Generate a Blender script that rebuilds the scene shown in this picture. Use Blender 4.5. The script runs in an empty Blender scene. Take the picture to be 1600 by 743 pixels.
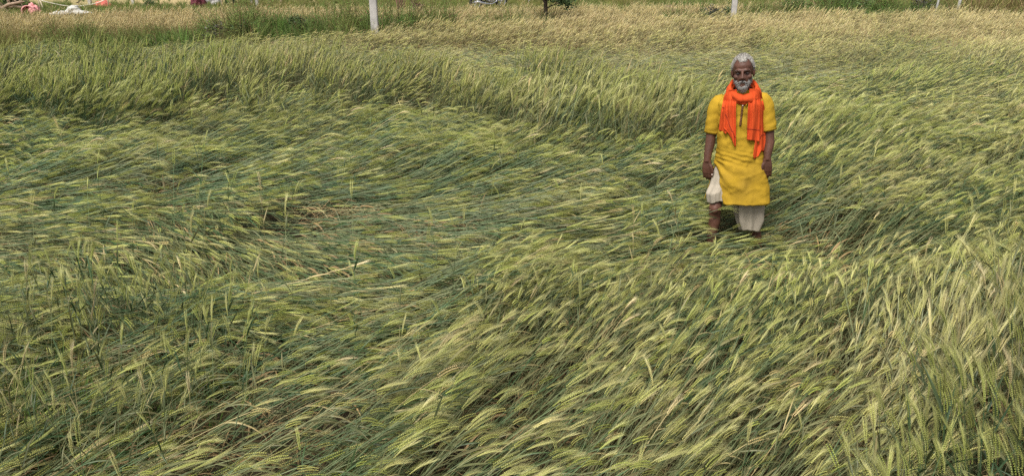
import bpy, bmesh, math, random
import numpy as np
from mathutils import Vector, Matrix, noise as mnoise

SC = bpy.context.scene
COL = SC.collection
R = math.radians
rng = np.random.default_rng(7)
random.seed(7)

# ------------------------------------------------------------------ camera
CAM_H, PITCH, FPX, W0, H0 = 2.478, 21.5, 1208.0, 1600.0, 743.0
cd = bpy.data.cameras.new("camera")
cd.sensor_width = 36.0
cd.lens = FPX / W0 * 36.0
cd.clip_start, cd.clip_end = 0.05, 2000.0
cam = bpy.data.objects.new("camera", cd)
COL.objects.link(cam)
cam.location = (0, 0, CAM_H)
cam.rotation_euler = (R(90 - PITCH), 0, 0)
SC.camera = cam

# ------------------------------------------------------------------ world, sun, exposure
SUN_EL, SUN_AZ = 58.0, 212.0         # azimuth of the sun clockwise from +Y (away): behind the viewer, a little left
wd = bpy.data.worlds.new("World")
SC.world = wd
wd.use_nodes = True
nt = wd.node_tree
nt.nodes.clear()
o_ = nt.nodes.new("ShaderNodeOutputWorld")
bg = nt.nodes.new("ShaderNodeBackground")
sky = nt.nodes.new("ShaderNodeTexSky")
sky.sky_type = 'NISHITA'
sky.sun_disc = False
sky.sun_elevation = R(SUN_EL)
sky.sun_rotation = R(SUN_AZ)
sky.dust_density = 3.5
sky.air_density = 1.0
hs = nt.nodes.new("ShaderNodeHueSaturation")
hs.inputs['Saturation'].default_value = 0.3      # thin white overcast
nt.links.new(sky.outputs[0], hs.inputs['Color'])
nt.links.new(hs.outputs[0], bg.inputs[0])
bg.inputs[1].default_value = 0.10
nt.links.new(bg.outputs[0], o_.inputs[0])
sl = bpy.data.lights.new("sun", 'SUN')
sl.energy = 2.7
sl.angle = R(28.0)
sl.color = (1.0, 0.975, 0.92)
sun = bpy.data.objects.new("sun", sl)
COL.objects.link(sun)
az, el = R(SUN_AZ), R(SUN_EL)
sdir = Vector((math.sin(az) * math.cos(el), math.cos(az) * math.cos(el), math.sin(el)))
sun.rotation_euler = sdir.to_track_quat('Z', 'Y').to_euler()
sun.location = (0, 0, 30)
SC.view_settings.view_transform = 'Standard'
SC.view_settings.look = 'None'
SC.view_settings.gamma = 1.0
SC.view_settings.use_curve_mapping = False
SC.view_settings.exposure = 0.74
SC.cycles.max_bounces = 5
SC.cycles.diffuse_bounces = 3
SC.cycles.transmission_bounces = 3
SC.cycles.glossy_bounces = 2

# ------------------------------------------------------------------ helpers
def at(px, py, z=0.0):
    """ground point seen at a pixel of the 1600x743 photograph, on the level z"""
    t = R(PITCH)
    dx, dy = (px - W0 / 2) / FPX, -(py - H0 / 2) / FPX
    d = Vector((dx, math.cos(t) + dy * math.sin(t), -math.sin(t) + dy * math.cos(t)))
    k = (z - CAM_H) / d.z
    return Vector((d.x * k, d.y * k, z))

def proj(x, y, z):
    t = R(PITCH)
    zc = z - CAM_H
    dep = y * math.cos(t) - zc * math.sin(t)
    up = y * math.sin(t) + zc * math.cos(t)
    return W0 / 2 + FPX * x / dep, H0 / 2 - FPX * up / dep

def mat(name, color, rough=0.7, spec=0.3, var=0.0, vscale=8.0, bump=0.0, bscale=40.0, metal=0.0, col2=None):
    m = bpy.data.materials.new(name)
    m.use_nodes = True
    t = m.node_tree
    b = t.nodes["Principled BSDF"]
    b.inputs['Roughness'].default_value = rough
    b.inputs['Specular IOR Level'].default_value = spec
    b.inputs['Metallic'].default_value = metal
    c = tuple(color) + (1,)
    tc = t.nodes.new("ShaderNodeTexCoord")
    if var > 0 or col2:
        n = t.nodes.new("ShaderNodeTexNoise")
        n.inputs['Scale'].default_value = vscale
        n.inputs['Detail'].default_value = 5
        t.links.new(tc.outputs['Object'], n.inputs['Vector'])
        rp = t.nodes.new("ShaderNodeValToRGB")
        rp.color_ramp.elements[0].position = 0.3
        rp.color_ramp.elements[1].position = 0.7
        c2 = tuple(col2) if col2 else tuple(min(1, v * (1 + var)) for v in color)
        c1 = tuple(v * (1 - var) for v in color)
        rp.color_ramp.elements[0].color = c1 + (1,)
        rp.color_ramp.elements[1].color = c2 + (1,)
        t.links.new(n.outputs['Fac'], rp.inputs['Fac'])
        t.links.new(rp.outputs[0], b.inputs['Base Color'])
    else:
        b.inputs['Base Color'].default_value = c
    if bump > 0:
        n2 = t.nodes.new("ShaderNodeTexNoise")
        n2.inputs['Scale'].default_value = bscale
        n2.inputs['Detail'].default_value = 6
        t.links.new(tc.outputs['Object'], n2.inputs['Vector'])
        bp = t.nodes.new("ShaderNodeBump")
        bp.inputs['Strength'].default_value = bump
        bp.inputs['Distance'].default_value = 0.01
        t.links.new(n2.outputs['Fac'], bp.inputs['Height'])
        t.links.new(bp.outputs[0], b.inputs['Normal'])
    return m

def link(name, me, m=None, parent=None, smooth=True):
    o = bpy.data.objects.new(name, me)
    COL.objects.link(o)
    if m is not None:
        for q in (m if isinstance(m, (list, tuple)) else [m]):
            me.materials.append(q)
    if smooth and me.polygons:
        me.polygons.foreach_set("use_smooth", [True] * len(me.polygons))
    if parent is not None:
        o.parent = parent
    return o

def empty(name, loc, rz=0.0):
    o = bpy.data.objects.new(name, None)
    COL.objects.link(o)
    o.location = loc
    o.rotation_euler = (0, 0, rz)
    o.empty_display_size = 0.2
    return o

def tag(o, label, cat, group=None, kind=None):
    if label: o["label"] = label
    if cat: o["category"] = cat
    if group: o["group"] = group
    if kind: o["kind"] = kind
    return o

class MB:
    """plain mesh collector: verts, faces and one colour per vertex"""
    def __init__(s):
        s.v, s.f, s.c = [], [], []
    def add(s, vs, fs, c=(1, 1, 1)):
        b = len(s.v)
        s.v += [tuple(p) for p in vs]
        s.f += [tuple(i + b for i in f) for f in fs]
        if len(c) and not isinstance(c[0], (tuple, list)):
            c = [c] * len(vs)
        s.c += [tuple(q) for q in c]
    def tube(s, pts, rad, n=6, c=(1, 1, 1), cap=True, flat=1.0, up=None):
        pts = [Vector(p) for p in pts]
        if not isinstance(rad, (list, tuple)): rad = [rad] * len(pts)
        vs, fs = [], []
        u = None
        for i, p in enumerate(pts):
            t = (pts[min(i + 1, len(pts) - 1)] - pts[max(i - 1, 0)]).normalized()
            if u is None:
                a = Vector(up) if up else (Vector((0, 0, 1)) if abs(t.z) < 0.9 else Vector((1, 0, 0)))
                u = (a - t * a.dot(t)).normalized()
            else:
                u = (u - t * u.dot(t)).normalized()
            w = t.cross(u)
            for k in range(n):
                q = 2 * math.pi * k / n
                vs.append(p + (u * math.cos(q) + w * math.sin(q) * flat) * rad[i])
        for i in range(len(pts) - 1):
            for k in range(n):
                a, b = i * n + k, i * n + (k + 1) % n
                fs.append((a, b, b + n, a + n))
        if cap:
            fs.append(tuple(reversed(range(n))))
            m = (len(pts) - 1) * n
            fs.append(tuple(range(m, m + n)))
        s.add(vs, fs, c)
    def box(s, c0, size, rz=0.0, c=(1, 1, 1)):
        hx, hy, hz = size[0] / 2, size[1] / 2, size[2] / 2
        vs = [(x, y, z) for z in (-hz, hz) for x, y in ((-hx, -hy), (hx, -hy), (hx, hy), (-hx, hy))]
        ca, sa = math.cos(rz), math.sin(rz)
        vs = [(c0[0] + x * ca - y * sa, c0[1] + x * sa + y * ca, c0[2] + z) for x, y, z in vs]
        fs = [(3, 2, 1, 0), (4, 5, 6, 7), (0, 1, 5, 4), (1, 2, 6, 5), (2, 3, 7, 6), (3, 0, 4, 7)]
        s.add(vs, fs, c)
    def blob(s, c0, rad, seg=14, rings=9, amp=0.0, fr=3.0, seed=0.0, c=(1, 1, 1)):
        vs, fs = [], []
        for i in range(rings + 1):
            th = math.pi * i / rings
            for k in range(seg):
                ph = 2 * math.pi * k / seg
                d = Vector((math.sin(th) * math.cos(ph), math.sin(th) * math.sin(ph), math.cos(th)))
                q = 1 + amp * mnoise.noise(d * fr + Vector((seed, seed * 1.7, 3)))
                vs.append((c0[0] + d.x * rad[0] * q, c0[1] + d.y * rad[1] * q, c0[2] + d.z * rad[2] * q))
        for i in range(rings):
            for k in range(seg):
                a, b = i * seg + k, i * seg + (k + 1) % seg
                fs.append((a, a + seg, b + seg, b))
        s.add(vs, fs, c)
    def mesh(s, name):
        me = bpy.data.meshes.new(name)
        me.from_pydata(s.v, [], s.f)
        me.update()
        return me
    def build(s, name, m, parent=None, smooth=True):
        return link(name, s.mesh(name), m, parent, smooth)

def vnoise(x, y, sc, seed=0):
    """smooth value noise on arrays, about -1..1"""
    x = np.asarray(x) / sc + seed * 17.3
    y = np.asarray(y) / sc + seed * 7.1
    xi, yi = np.floor(x).astype(np.int64), np.floor(y).astype(np.int64)
    fx, fy = x - xi, y - yi
    fx, fy = fx * fx * (3 - 2 * fx), fy * fy * (3 - 2 * fy)
    def h(a, b):
        n = (a * 374761393 + b * 668265263 + seed * 1442695) & 0x7fffffff
        n = ((n ^ (n >> 13)) * 1274126177) & 0x7fffffff
        n = n ^ (n >> 16)
        return (n & 0xffff) / 32767.5 - 1
    return ((h(xi, yi) * (1 - fx) + h(xi + 1, yi) * fx) * (1 - fy)
            + (h(xi, yi + 1) * (1 - fx) + h(xi + 1, yi + 1) * fx) * fy)
SC.cycles.use_denoising = False
# ------------------------------------------------------------------ ground
def ground_material():
    m = bpy.data.materials.new("soil_and_fields")
    m.use_nodes = True
    t = m.node_tree
    b = t.nodes["Principled BSDF"]
    b.inputs['Roughness'].default_value = 0.95
    b.inputs['Specular IOR Level'].default_value = 0.1
    tc = t.nodes.new("ShaderNodeTexCoord")
    n1 = t.nodes.new("ShaderNodeTexNoise"); n1.inputs['Scale'].default_value = 9; n1.inputs['Detail'].default_value = 8
    n2 = t.nodes.new("ShaderNodeTexNoise"); n2.inputs['Scale'].default_value = 0.12; n2.inputs['Detail'].default_value = 6
    t.links.new(tc.outputs['Object'], n1.inputs['Vector'])
    t.links.new(tc.outputs['Object'], n2.inputs['Vector'])
    r1 = t.nodes.new("ShaderNodeValToRGB")
    e = r1.color_ramp.elements
    e[0].position, e[0].color = 0.3, (0.022, 0.019, 0.012, 1)
    e[1].position, e[1].color = 0.75, (0.060, 0.046, 0.027, 1)
    t.links.new(n1.outputs['Fac'], r1.inputs['Fac'])
    at_ = t.nodes.new("ShaderNodeAttribute"); at_.attribute_name = "zone"
    r2 = t.nodes.new("ShaderNodeValToRGB")
    e = r2.color_ramp.elements
    e[0].position, e[0].color = 0.35, (0.22, 0.20, 0.085, 1)
    e[1].position, e[1].color = 0.65, (0.40, 0.30, 0.15, 1)
    t.links.new(n2.outputs['Fac'], r2.inputs['Fac'])
    mx = t.nodes.new("ShaderNodeMix"); mx.data_type = 'RGBA'
    t.links.new(at_.outputs['Fac'], mx.inputs['Factor'])
    t.links.new(r1.outputs[0], mx.inputs['A'])
    t.links.new(r2.outputs[0], mx.inputs['B'])
    t.links.new(mx.outputs['Result'], b.inputs['Base Color'])
    bp = t.nodes.new("ShaderNodeBump"); bp.inputs['Strength'].default_value = 0.8; bp.inputs['Distance'].default_value = 0.03
    t.links.new(n1.outputs['Fac'], bp.inputs['Height'])
    t.links.new(bp.outputs[0], b.inputs['Normal'])
    return m

ys = np.concatenate([np.linspace(-20, 60, 81), np.geomspace(62, 900, 24)])
xs = np.concatenate([-np.geomspace(700, 62, 20), np.linspace(-60, 60, 61), np.geomspace(62, 700, 20)])
gv, gf, gz = [], [], []
for j, y in enumerate(ys):
    for i, x in enumerate(xs):
        gv.append((x, y, 0.02 * mnoise.noise(Vector((x * 0.3, y * 0.3, 0)))))
        gz.append(min(1.0, max(0.0, (y - 21) / 4)))
nx = len(xs)
for j in range(len(ys) - 1):
    for i in range(nx - 1):
        gf.append((j * nx + i, j * nx + i + 1, (j + 1) * nx + i + 1, (j + 1) * nx + i))
gm = bpy.data.meshes.new("ground")
gm.from_pydata(gv, [], gf)
za = gm.attributes.new("zone", 'FLOAT', 'POINT')
za.data.foreach_set("value", gz)
ground = link("ground", gm, ground_material())
tag(ground, "flat brown field soil under the crop, pale stubble farther off", "ground", kind="structure")

# ------------------------------------------------------------------ plant material and scatter
def plant_material(name, sheen=0.35, transl=0.25, rough=0.5):
    """vertex colour of the plant part; instances carry 'ripe' (green to gold) and 'tint' (brightness: varies by plant, lower in upright wheat)"""
    m = bpy.data.materials.new(name)
    m.use_nodes = True
    t = m.node_tree
    b = t.nodes["Principled BSDF"]
    b.inputs['Roughness'].default_value = rough
    b.inputs['Specular IOR Level'].default_value = sheen
    c = t.nodes.new("ShaderNodeAttribute"); c.attribute_name = "pcol"
    g = t.nodes.new("ShaderNodeAttribute"); g.attribute_name = "pgold"
    r = t.nodes.new("ShaderNodeAttribute"); r.attribute_type = 'INSTANCER'; r.attribute_name = "ripe"
    ti = t.nodes.new("ShaderNodeAttribute"); ti.attribute_type = 'INSTANCER'; ti.attribute_name = "tint"
    mx = t.nodes.new("ShaderNodeMix"); mx.data_type = 'RGBA'
    t.links.new(r.outputs['Fac'], mx.inputs['Factor'])
    t.links.new(c.outputs['Color'], mx.inputs['A'])
    t.links.new(g.outputs['Color'], mx.inputs['B'])
    ml = t.nodes.new("ShaderNodeMix"); ml.data_type = 'RGBA'; ml.blend_type = 'MULTIPLY'
    ml.inputs['Factor'].default_value = 1.0
    t.links.new(mx.outputs['Result'], ml.inputs['A'])
    t.links.new(ti.outputs['Fac'], ml.inputs['B'])
    t.links.new(ml.outputs['Result'], b.inputs['Base Color'])
    tr = t.nodes.new("ShaderNodeBsdfTranslucent")
    t.links.new(ml.outputs['Result'], tr.inputs['Color'])
    ms = t.nodes.new("ShaderNodeMixShader"); ms.inputs[0].default_value = transl
    t.links.new(b.outputs[0], ms.inputs[1]); t.links.new(tr.outputs[0], ms.inputs[2])
    t.links.new(ms.outputs[0], t.nodes["Material Output"].inputs['Surface'])
    return m

def scatter(name, protos, P, material):
    """one object: its mesh holds the plant forms and the planting points; a node tree sets a form on every point.
    protos: list of MB with .c = list of (green, gold); P: dict of arrays x y z rx ry rz s var ripe tint"""
    verts, faces, pid, c1, c2 = [], [], [], [], []
    for k, p in enumerate(protos):
        b = len(verts)
        verts += p.v
        faces += [tuple(i + b for i in f) for f in p.f]
        pid += [k] * len(p.v)
        c1 += [q[0] for q in p.c]
        c2 += [q[1] for q in p.c]
    npv = len(verts)
    n = len(P['x'])
    me = bpy.data.meshes.new(name)
    pts = np.stack([P['x'], P['y'], P['z']], 1)
    me.from_pydata(verts + pts.tolist(), [], faces)
    def attr(nm, typ, arr, key="value"):
        a = me.attributes.new(nm, typ, 'POINT')
        a.data.foreach_set(key, np.ascontiguousarray(arr).ravel())
    z = np.zeros(npv, np.float32)
    attr("pid", 'INT', np.concatenate([np.array(pid, np.int32), np.full(n, -1, np.int32)]))
    attr("var", 'INT', np.concatenate([z.astype(np.int32), P['var'].astype(np.int32)]))
    attr("rot", 'FLOAT_VECTOR', np.concatenate([np.zeros((npv, 3)), np.stack([P['rx'], P['ry'], P['rz']], 1)]).astype(np.float32), "vector")
    attr("siz", 'FLOAT', np.concatenate([z, P['s']]).astype(np.float32))
    attr("ripe", 'FLOAT', np.concatenate([z, P['ripe']]).astype(np.float32))
    attr("tint", 'FLOAT', np.concatenate([z, P['tint']]).astype(np.float32))
    def cattr(nm, c):
        a = np.ones((npv + n, 4), np.float32)
        a[:npv, :3] = np.array(c, np.float32)
        attr(nm, 'FLOAT_COLOR', a, "color")
    cattr("pcol", c1); cattr("pgold", c2)
    o = link(name, me, material, smooth=False)
    ng = bpy.data.node_groups.new(name + "_planting", 'GeometryNodeTree')
    ng.interface.new_socket("Geometry", in_out='INPUT', socket_type='NodeSocketGeometry')
    ng.interface.new_socket("Geometry", in_out='OUTPUT', socket_type='NodeSocketGeometry')
    N, L = ng.nodes, ng.links
    gi, go = N.new("NodeGroupInput"), N.new("NodeGroupOutput")
    def na(nm, typ):
        a = N.new("GeometryNodeInputNamedAttribute"); a.data_type = typ
        a.inputs['Name'].default_value = nm
        return a.outputs['Attribute']
    cmpn = N.new("FunctionNodeCompare"); cmpn.data_type = 'INT'; cmpn.operation = 'GREATER_EQUAL'
    L.new(na("pid", 'INT'), cmpn.inputs[2])
    cmpn.inputs[3].default_value = 0
    sp = N.new("GeometryNodeSeparateGeometry"); sp.domain = 'POINT'
    L.new(gi.outputs[0], sp.inputs['Geometry']); L.new(cmpn.outputs[0], sp.inputs['Selection'])
    st = N.new("GeometryNodeSplitToInstances"); st.domain = 'POINT'
    L.new(sp.outputs['Selection'], st.inputs[0]); L.new(na("pid", 'INT'), st.inputs['Group ID'])
    ip = N.new("GeometryNodeInstanceOnPoints")
    L.new(sp.outputs['Inverted'], ip.inputs['Points'])
    L.new(st.outputs[0], ip.inputs['Instance'])
    ip.inputs['Pick Instance'].default_value = True
    L.new(na("var", 'INT'), ip.inputs['Instance Index'])
    L.new(na("rot", 'FLOAT_VECTOR'), ip.inputs['Rotation'])
    L.new(na("siz", 'FLOAT'), ip.inputs['Scale'])
    L.new(ip.outputs[0], go.inputs[0])
    md = o.modifiers.new("planting", 'NODES')
    md.node_group = ng
    return o

# ------------------------------------------------------------------ wheat forms
STEM = ((0.092, 0.162, 0.070), (0.50, 0.40, 0.19))
STEMB = ((0.16, 0.14, 0.06), (0.34, 0.25, 0.11))
LEAF = ((0.040, 0.085, 0.028), (0.44, 0.36, 0.17))
DEAD = ((0.32, 0.22, 0.105), (0.40, 0.27, 0.12))
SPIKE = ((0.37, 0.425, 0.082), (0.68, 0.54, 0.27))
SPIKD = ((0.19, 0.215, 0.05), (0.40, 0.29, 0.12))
AWN = ((0.465, 0.475, 0.158), (0.76, 0.63, 0.38))

def cmix(a, b, t):
    return tuple(tuple(a[i][k] * (1 - t) + b[i][k] * t for k in range(3)) for i in range(2))

def stem_curve(rd, lean, length, nseg, nod):
    """points from root to spike tip; lean in degrees from the vertical towards +x"""
    pts = [Vector((0, 0, 0))]
    dirs = []
    spike_len = 0.10 * rd.uniform(0.85, 1.2)
    wob, wph = rd.uniform(-1, 1) * (3 if lean < 20 else 7), rd.uniform(0, 6)
    n2 = 6
    tot = nseg + n2
    lod = max(0.0, (lean - 45) / 40)
    for i in range(tot):
        if i < nseg:
            s = (i + 0.5) / nseg
            th = lean * ((1 - lod) * (0.45 + 0.75 * s) + lod * min(1.12, 0.35 + s * 2.6 - s * s * 0.9 if s < 0.55 else 1.1 - (s - 0.55) * 0.28))
            st = length / nseg
        else:
            s = (i - nseg + 1) / n2
            th = lean * 1.02 + nod * s
            st = spike_len / n2
        th = R(min(th, 118))
        yaw = R(wob * math.sin(s * 4 + wph))
        d = Vector((math.sin(th) * math.cos(yaw), math.sin(th) * math.sin(yaw), math.cos(th)))
        pts.append(pts[-1] + d * st)
        dirs.append(d)
    return pts, dirs, spike_len

def ribbon(mb, p, d, side, length, width, droop, cA, cB, n=5, twist=0.0, fold=0.25):
    """a leaf: a folded tapering strip that droops"""
    p = Vector(p); d = Vector(d).normalized()
    vs, cs = [], []
    for i in range(n + 1):
        s = i / n
        w = width * (0.55 + 0.45 * math.sin(min(1, s * 2.2) * math.pi / 2)) * (1 - s ** 2.2) + 0.0004
        sd = (Vector(side) - d * d.dot(Vector(side)))
        sd = sd.normalized() if sd.length > 1e-4 else Vector((0, 1, 0))
        nrm = d.cross(sd)
        sd = (sd * math.cos(twist * s) + nrm * math.sin(twist * s))
        nrm = d.cross(sd)
        vs += [p - sd * w / 2, p + nrm * w * fold, p + sd * w / 2]
        cs += [cmix(cA, cB, s ** 1.5)] * 3
        d = (d + Vector((0, 0, -droop)) / n).normalized()
        p = p + d * (length / n)
    fs = []
    for i in range(n):
        a = i * 3
        fs += [(a, a + 1, a + 4, a + 3), (a + 1, a + 2, a + 5, a + 4)]
    mb.add(vs, fs, [c for c in cs])

def wheat_plant(mb, rd, lean, lod, org=(0, 0, 0), yaw=0.0, hs=1.0, spike=True):
    """one stalk with leaves, ear and awns"""
    one = MB()
    length = rd.uniform(0.74, 0.92) * hs
    nod = rd.uniform(20, 62) if lean > 38 else rd.uniform(8, 44) if lean > 15 else rd.uniform(2, 26)
    if lean > 74: nod = rd.uniform(-2, 28)
    nseg = (11, 7, 5)[lod]
    pts, dirs, sl = stem_curve(rd, lean, length, nseg, nod)
    rs = (0.0021, 0.0024, 0.0032)[lod]
    st = pts[:nseg + 1]
    cols = []
    for i in range(len(st)):
        cols += [cmix(STEMB, STEM, min(1, i / nseg * 3.0))] * 3
    b0 = len(one.v)
    one.tube(st, [rs * (1.15 - 0.35 * i / nseg) for i in range(len(st))], 3, cols, cap=False)
    # leaves
    nl = (4, 3, 2)[lod]
    for k in range(nl):
        s = (0.22, 0.45, 0.66, 0.86)[k] if nl == 4 else (0.35, 0.62, 0.85)[k] if nl == 3 else (0.5, 0.82)[k]
        s += rd.uniform(-0.06, 0.06)
        i = min(nseg - 1, int(s * nseg))
        p = st[i].lerp(st[i + 1], s * nseg - i)
        a = rd.uniform(0, 2 * math.pi)
        d = dirs[i]
        sd = Vector((0, 1, 0))
        out = (sd * math.cos(a) + d.cross(sd) * math.sin(a)).normalized()
        dead = (k == 0 and rd.random() < 0.75) or (k == 1 and rd.random() < 0.18)
        cA, cB = (DEAD, DEAD) if dead else (LEAF, cmix(LEAF, DEAD, rd.choice((0, 0, 0.15, 0.5))))
        dd = d * rd.uniform(0.8, 1.3) + out * rd.uniform(0.3, 0.8)
        if lean > 45: dd += Vector((0.55, 0, 0))
        ribbon(one, p, dd, d.cross(out), rd.uniform(0.14, 0.25) * hs, rd.uniform(0.009, 0.0145) * (1, 1.05, 1.35)[lod],
               rd.uniform(0.3, 1.5) if not dead else rd.uniform(1.0, 2.5), cA, cB, n=(6, 4, 3)[lod], twist=rd.uniform(-1.2, 1.2))
    if spike:
        sp = pts[nseg:]
        def along(s):
            q = s * (len(sp) - 1); i = min(len(sp) - 2, int(q))
            return sp[i].lerp(sp[i + 1], q - i), (sp[i + 1] - sp[i]).normalized()
        roll = rd.uniform(0, math.pi)
        def frame(d):
            a = Vector((0, 1, 0)); a = (a - d * a.dot(d)).normalized(); b = d.cross(a)
            return a * math.cos(roll) + b * math.sin(roll), -a * math.sin(roll) + b * math.cos(roll)
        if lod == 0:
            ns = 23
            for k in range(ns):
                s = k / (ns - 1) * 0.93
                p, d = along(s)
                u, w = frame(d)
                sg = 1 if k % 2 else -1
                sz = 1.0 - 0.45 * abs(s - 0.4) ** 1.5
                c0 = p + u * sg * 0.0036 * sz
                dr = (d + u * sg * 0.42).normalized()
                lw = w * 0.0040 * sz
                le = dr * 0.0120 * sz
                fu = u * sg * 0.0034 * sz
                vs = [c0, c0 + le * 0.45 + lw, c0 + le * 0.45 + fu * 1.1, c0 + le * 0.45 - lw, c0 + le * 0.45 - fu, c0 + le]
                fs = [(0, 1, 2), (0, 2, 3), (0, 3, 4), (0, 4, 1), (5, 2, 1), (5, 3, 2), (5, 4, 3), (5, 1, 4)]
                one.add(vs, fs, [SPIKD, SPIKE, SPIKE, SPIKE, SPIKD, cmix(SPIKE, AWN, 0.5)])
                for q in range(2):
                    ad = (d + u * sg * rd.uniform(0.02, 0.15) + w * rd.uniform(-0.12, 0.12)).normalized()
                    al = rd.uniform(0.065, 0.105) * (1.0 - 0.15 * s)
                    wd_ = w * 0.00040
                    tip = c0 + le + ad * al + Vector((0, 0, rd.uniform(-0.006, 0.004)))
                    mid = c0 + le + ad * al * 0.5
                    one.add([c0 + le * 0.8 - wd_, c0 + le * 0.8 + wd_, mid + wd_ * 0.8, mid - wd_ * 0.8, tip],
                            [(0, 1, 2, 3), (3, 2, 4)], [cmix(SPIKE, AWN, 0.5)] * 2 + [AWN] * 3)
        else:
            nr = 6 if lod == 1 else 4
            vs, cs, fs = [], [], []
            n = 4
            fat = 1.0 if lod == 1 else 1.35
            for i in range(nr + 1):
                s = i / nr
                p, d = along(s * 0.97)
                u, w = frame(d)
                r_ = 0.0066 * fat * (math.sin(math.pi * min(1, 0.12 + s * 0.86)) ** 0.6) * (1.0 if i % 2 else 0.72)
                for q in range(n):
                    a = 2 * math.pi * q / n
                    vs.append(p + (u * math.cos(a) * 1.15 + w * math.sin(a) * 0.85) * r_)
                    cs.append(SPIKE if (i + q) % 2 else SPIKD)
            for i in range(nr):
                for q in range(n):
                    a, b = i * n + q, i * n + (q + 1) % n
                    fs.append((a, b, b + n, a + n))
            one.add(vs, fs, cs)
            na = 12 if lod == 1 else 7
            for k in range(na):
                s = rd.uniform(0.1, 0.97)
                p, d = along(s)
                u, w = frame(d)
                a = rd.uniform(0, 2 * math.pi)
                out = u * math.cos(a) + w * math.sin(a)
                ad = (d + out * rd.uniform(0.03, 0.17)).normalized()
                wd_ = out.cross(ad) * (0.0009 if lod == 1 else 0.0013)
                one.add([p - wd_, p + wd_, p + ad * rd.uniform(0.075, 0.11)], [(0, 1, 2)], [AWN] * 3)
    ca, sa = math.cos(yaw), math.sin(yaw)
    mb.add([(org[0] + v[0] * ca - v[1] * sa, org[1] + v[0] * sa + v[1] * ca, org[2] + v[2]) for v in one.v], one.f, one.c)

class PMB(MB):
    def add(s, vs, fs, c=()):
        b = len(s.v)
        s.v += [tuple(p) for p in vs]
        s.f += [tuple(i + b for i in f) for f in fs]
        if len(c) == 2 and len(c) != len(vs): c = [c] * len(vs)
        s.c += list(c)
_oldadd = MB.add
def _add(s, vs, fs, c=(1, 1, 1)):
    if len(c) == len(vs) and isinstance(c[0], (tuple, list)):
        b = len(s.v)
        s.v += [tuple(p) for p in vs]
        s.f += [tuple(i + b for i in f) for f in fs]
        s.c += list(c)
    else:
        _oldadd(s, vs, fs, c)
MB.add = _add

LEANS = [8, 24, 40, 54, 67, 78, 86]
NV = (7, 6, 5)
def wheat_forms(lod):
    out = []
    rd = random.Random(100 + lod)
    for L in LEANS:
        for k in range(NV[lod]):
            m = MB()
            if lod < 2:
                wheat_plant(m, rd, L + rd.uniform(-3, 3), lod)
            else:
                for q in range(4):
                    wheat_plant(m, rd, L + rd.uniform(-8, 8), 2, (rd.uniform(-0.09, 0.09), rd.uniform(-0.09, 0.09), 0),
                                rd.uniform(-0.4, 0.4))
            out.append(m)
    return out

# ------------------------------------------------------------------ how the crop lies
# photo x, photo y (of the lying crop), lean, heading (0 = to the right, 90 = away), ripeness
LIE = [
 (-200,330,88,-16,.12),(100,330,88,-18,.15),(300,340,88,-14,.15),(500,330,87,-6,.15),(700,320,81,-2,.15),(900,320,79,4,.15),
 (-200,420,88,-18,.15),(100,420,88,-20,.15),(300,430,88,-12,.18),(500,430,88,-8,.15),(700,430,87,-4,.15),(900,420,81,0,.15),(1050,430,74,20,.15),
 (-200,500,81,-8,.1),(80,510,79,-6,.1),(300,510,81,0,.15),(500,510,79,4,.2),(700,510,76,8,.2),(900,510,73,12,.2),(1100,510,66,30,.18),
 (-200,620,72,19,.1),(60,640,72,17,.1),(250,640,68,21,.15),(500,620,64,28,.2),(700,620,62,31,.2),(900,620,61,31,.2),(1100,600,57,36,.2),(1300,560,63,36,.2),
 (0,760,70,24,.2),(300,760,64,32,.2),(600,760,58,36,.25),(900,760,55,36,.25),(1150,720,50,36,.28),(1300,700,50,36,.35),
 (1450,700,30,30,.5),(1600,720,24,20,.55),(1560,640,34,24,.5),(1700,600,38,24,.45),
 (1450,560,55,36,.3),(1600,520,53,34,.3),(1250,460,67,33,.2),(1400,440,66,34,.2),(1600,420,63,34,.2),(1750,420,61,34,.2),
 (1230,380,56,26,.25),(1400,360,60,26,.2),(1600,340,56,28,.2),(1750,300,55,28,.2),
 (1100,330,70,22,.15),(1260,290,48,22,.15),(1400,280,64,22,.2),(1600,260,56,26,.22),
 (1230,240,40,20,.15),(1350,215,50,20,.2),(1500,215,62,20,.2),(1640,210,30,22,.35),
 (1240,170,66,14,.2),(1380,160,40,20,.2),(1500,150,54,20,.22),(1620,160,40,20,.35),
 (1250,130,78,10,.25),(1400,125,74,14,.28),(1560,118,48,14,.45),(1650,118,40,14,.45),
 (-150,240,76,8,.12),(50,240,74,10,.1),(200,245,66,16,.1),(330,260,74,14,.1),(450,250,72,16,.12),(600,245,72,16,.15),(750,250,70,20,.15),(900,265,66,22,.15),(1020,285,62,24,.15),
 (60,205,44,16,.12),(230,208,34,16,.2),(380,212,66,20,.1),(520,215,62,20,.15),(700,215,58,22,.15),(880,235,52,26,.12),(1020,250,44,26,.12),
 (0,105,74,4,.15),(200,100,86,2,.2),(450,105,88,0,.2),(700,108,88,0,.25),(900,122,84,0,.25),(1080,150,74,6,.2),
 (0,85,70,4,.2),(300,85,70,4,.25),(500,88,72,4,.3),(700,92,72,6,.3),(900,98,72,8,.3),(1100,106,66,10,.35),
 (620,74,34,10,.55),(760,74,30,10,.6),(900,76,32,12,.6),(1100,80,40,12,.5),(1250,84,44,12,.45),(1400,88,66,12,.3),(1550,86,34,12,.6),(1650,86,34,12,.6),
 (600,58,26,8,.75),(900,58,24,8,.8),(1200,60,28,8,.75),(1500,62,28,8,.75),(1700,62,28,8,.75),
 (0,62,50,5,.4),(300,62,50,5,.4),(480,62,50,5,.45),
]
LIE = np.array(LIE, float)
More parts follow.
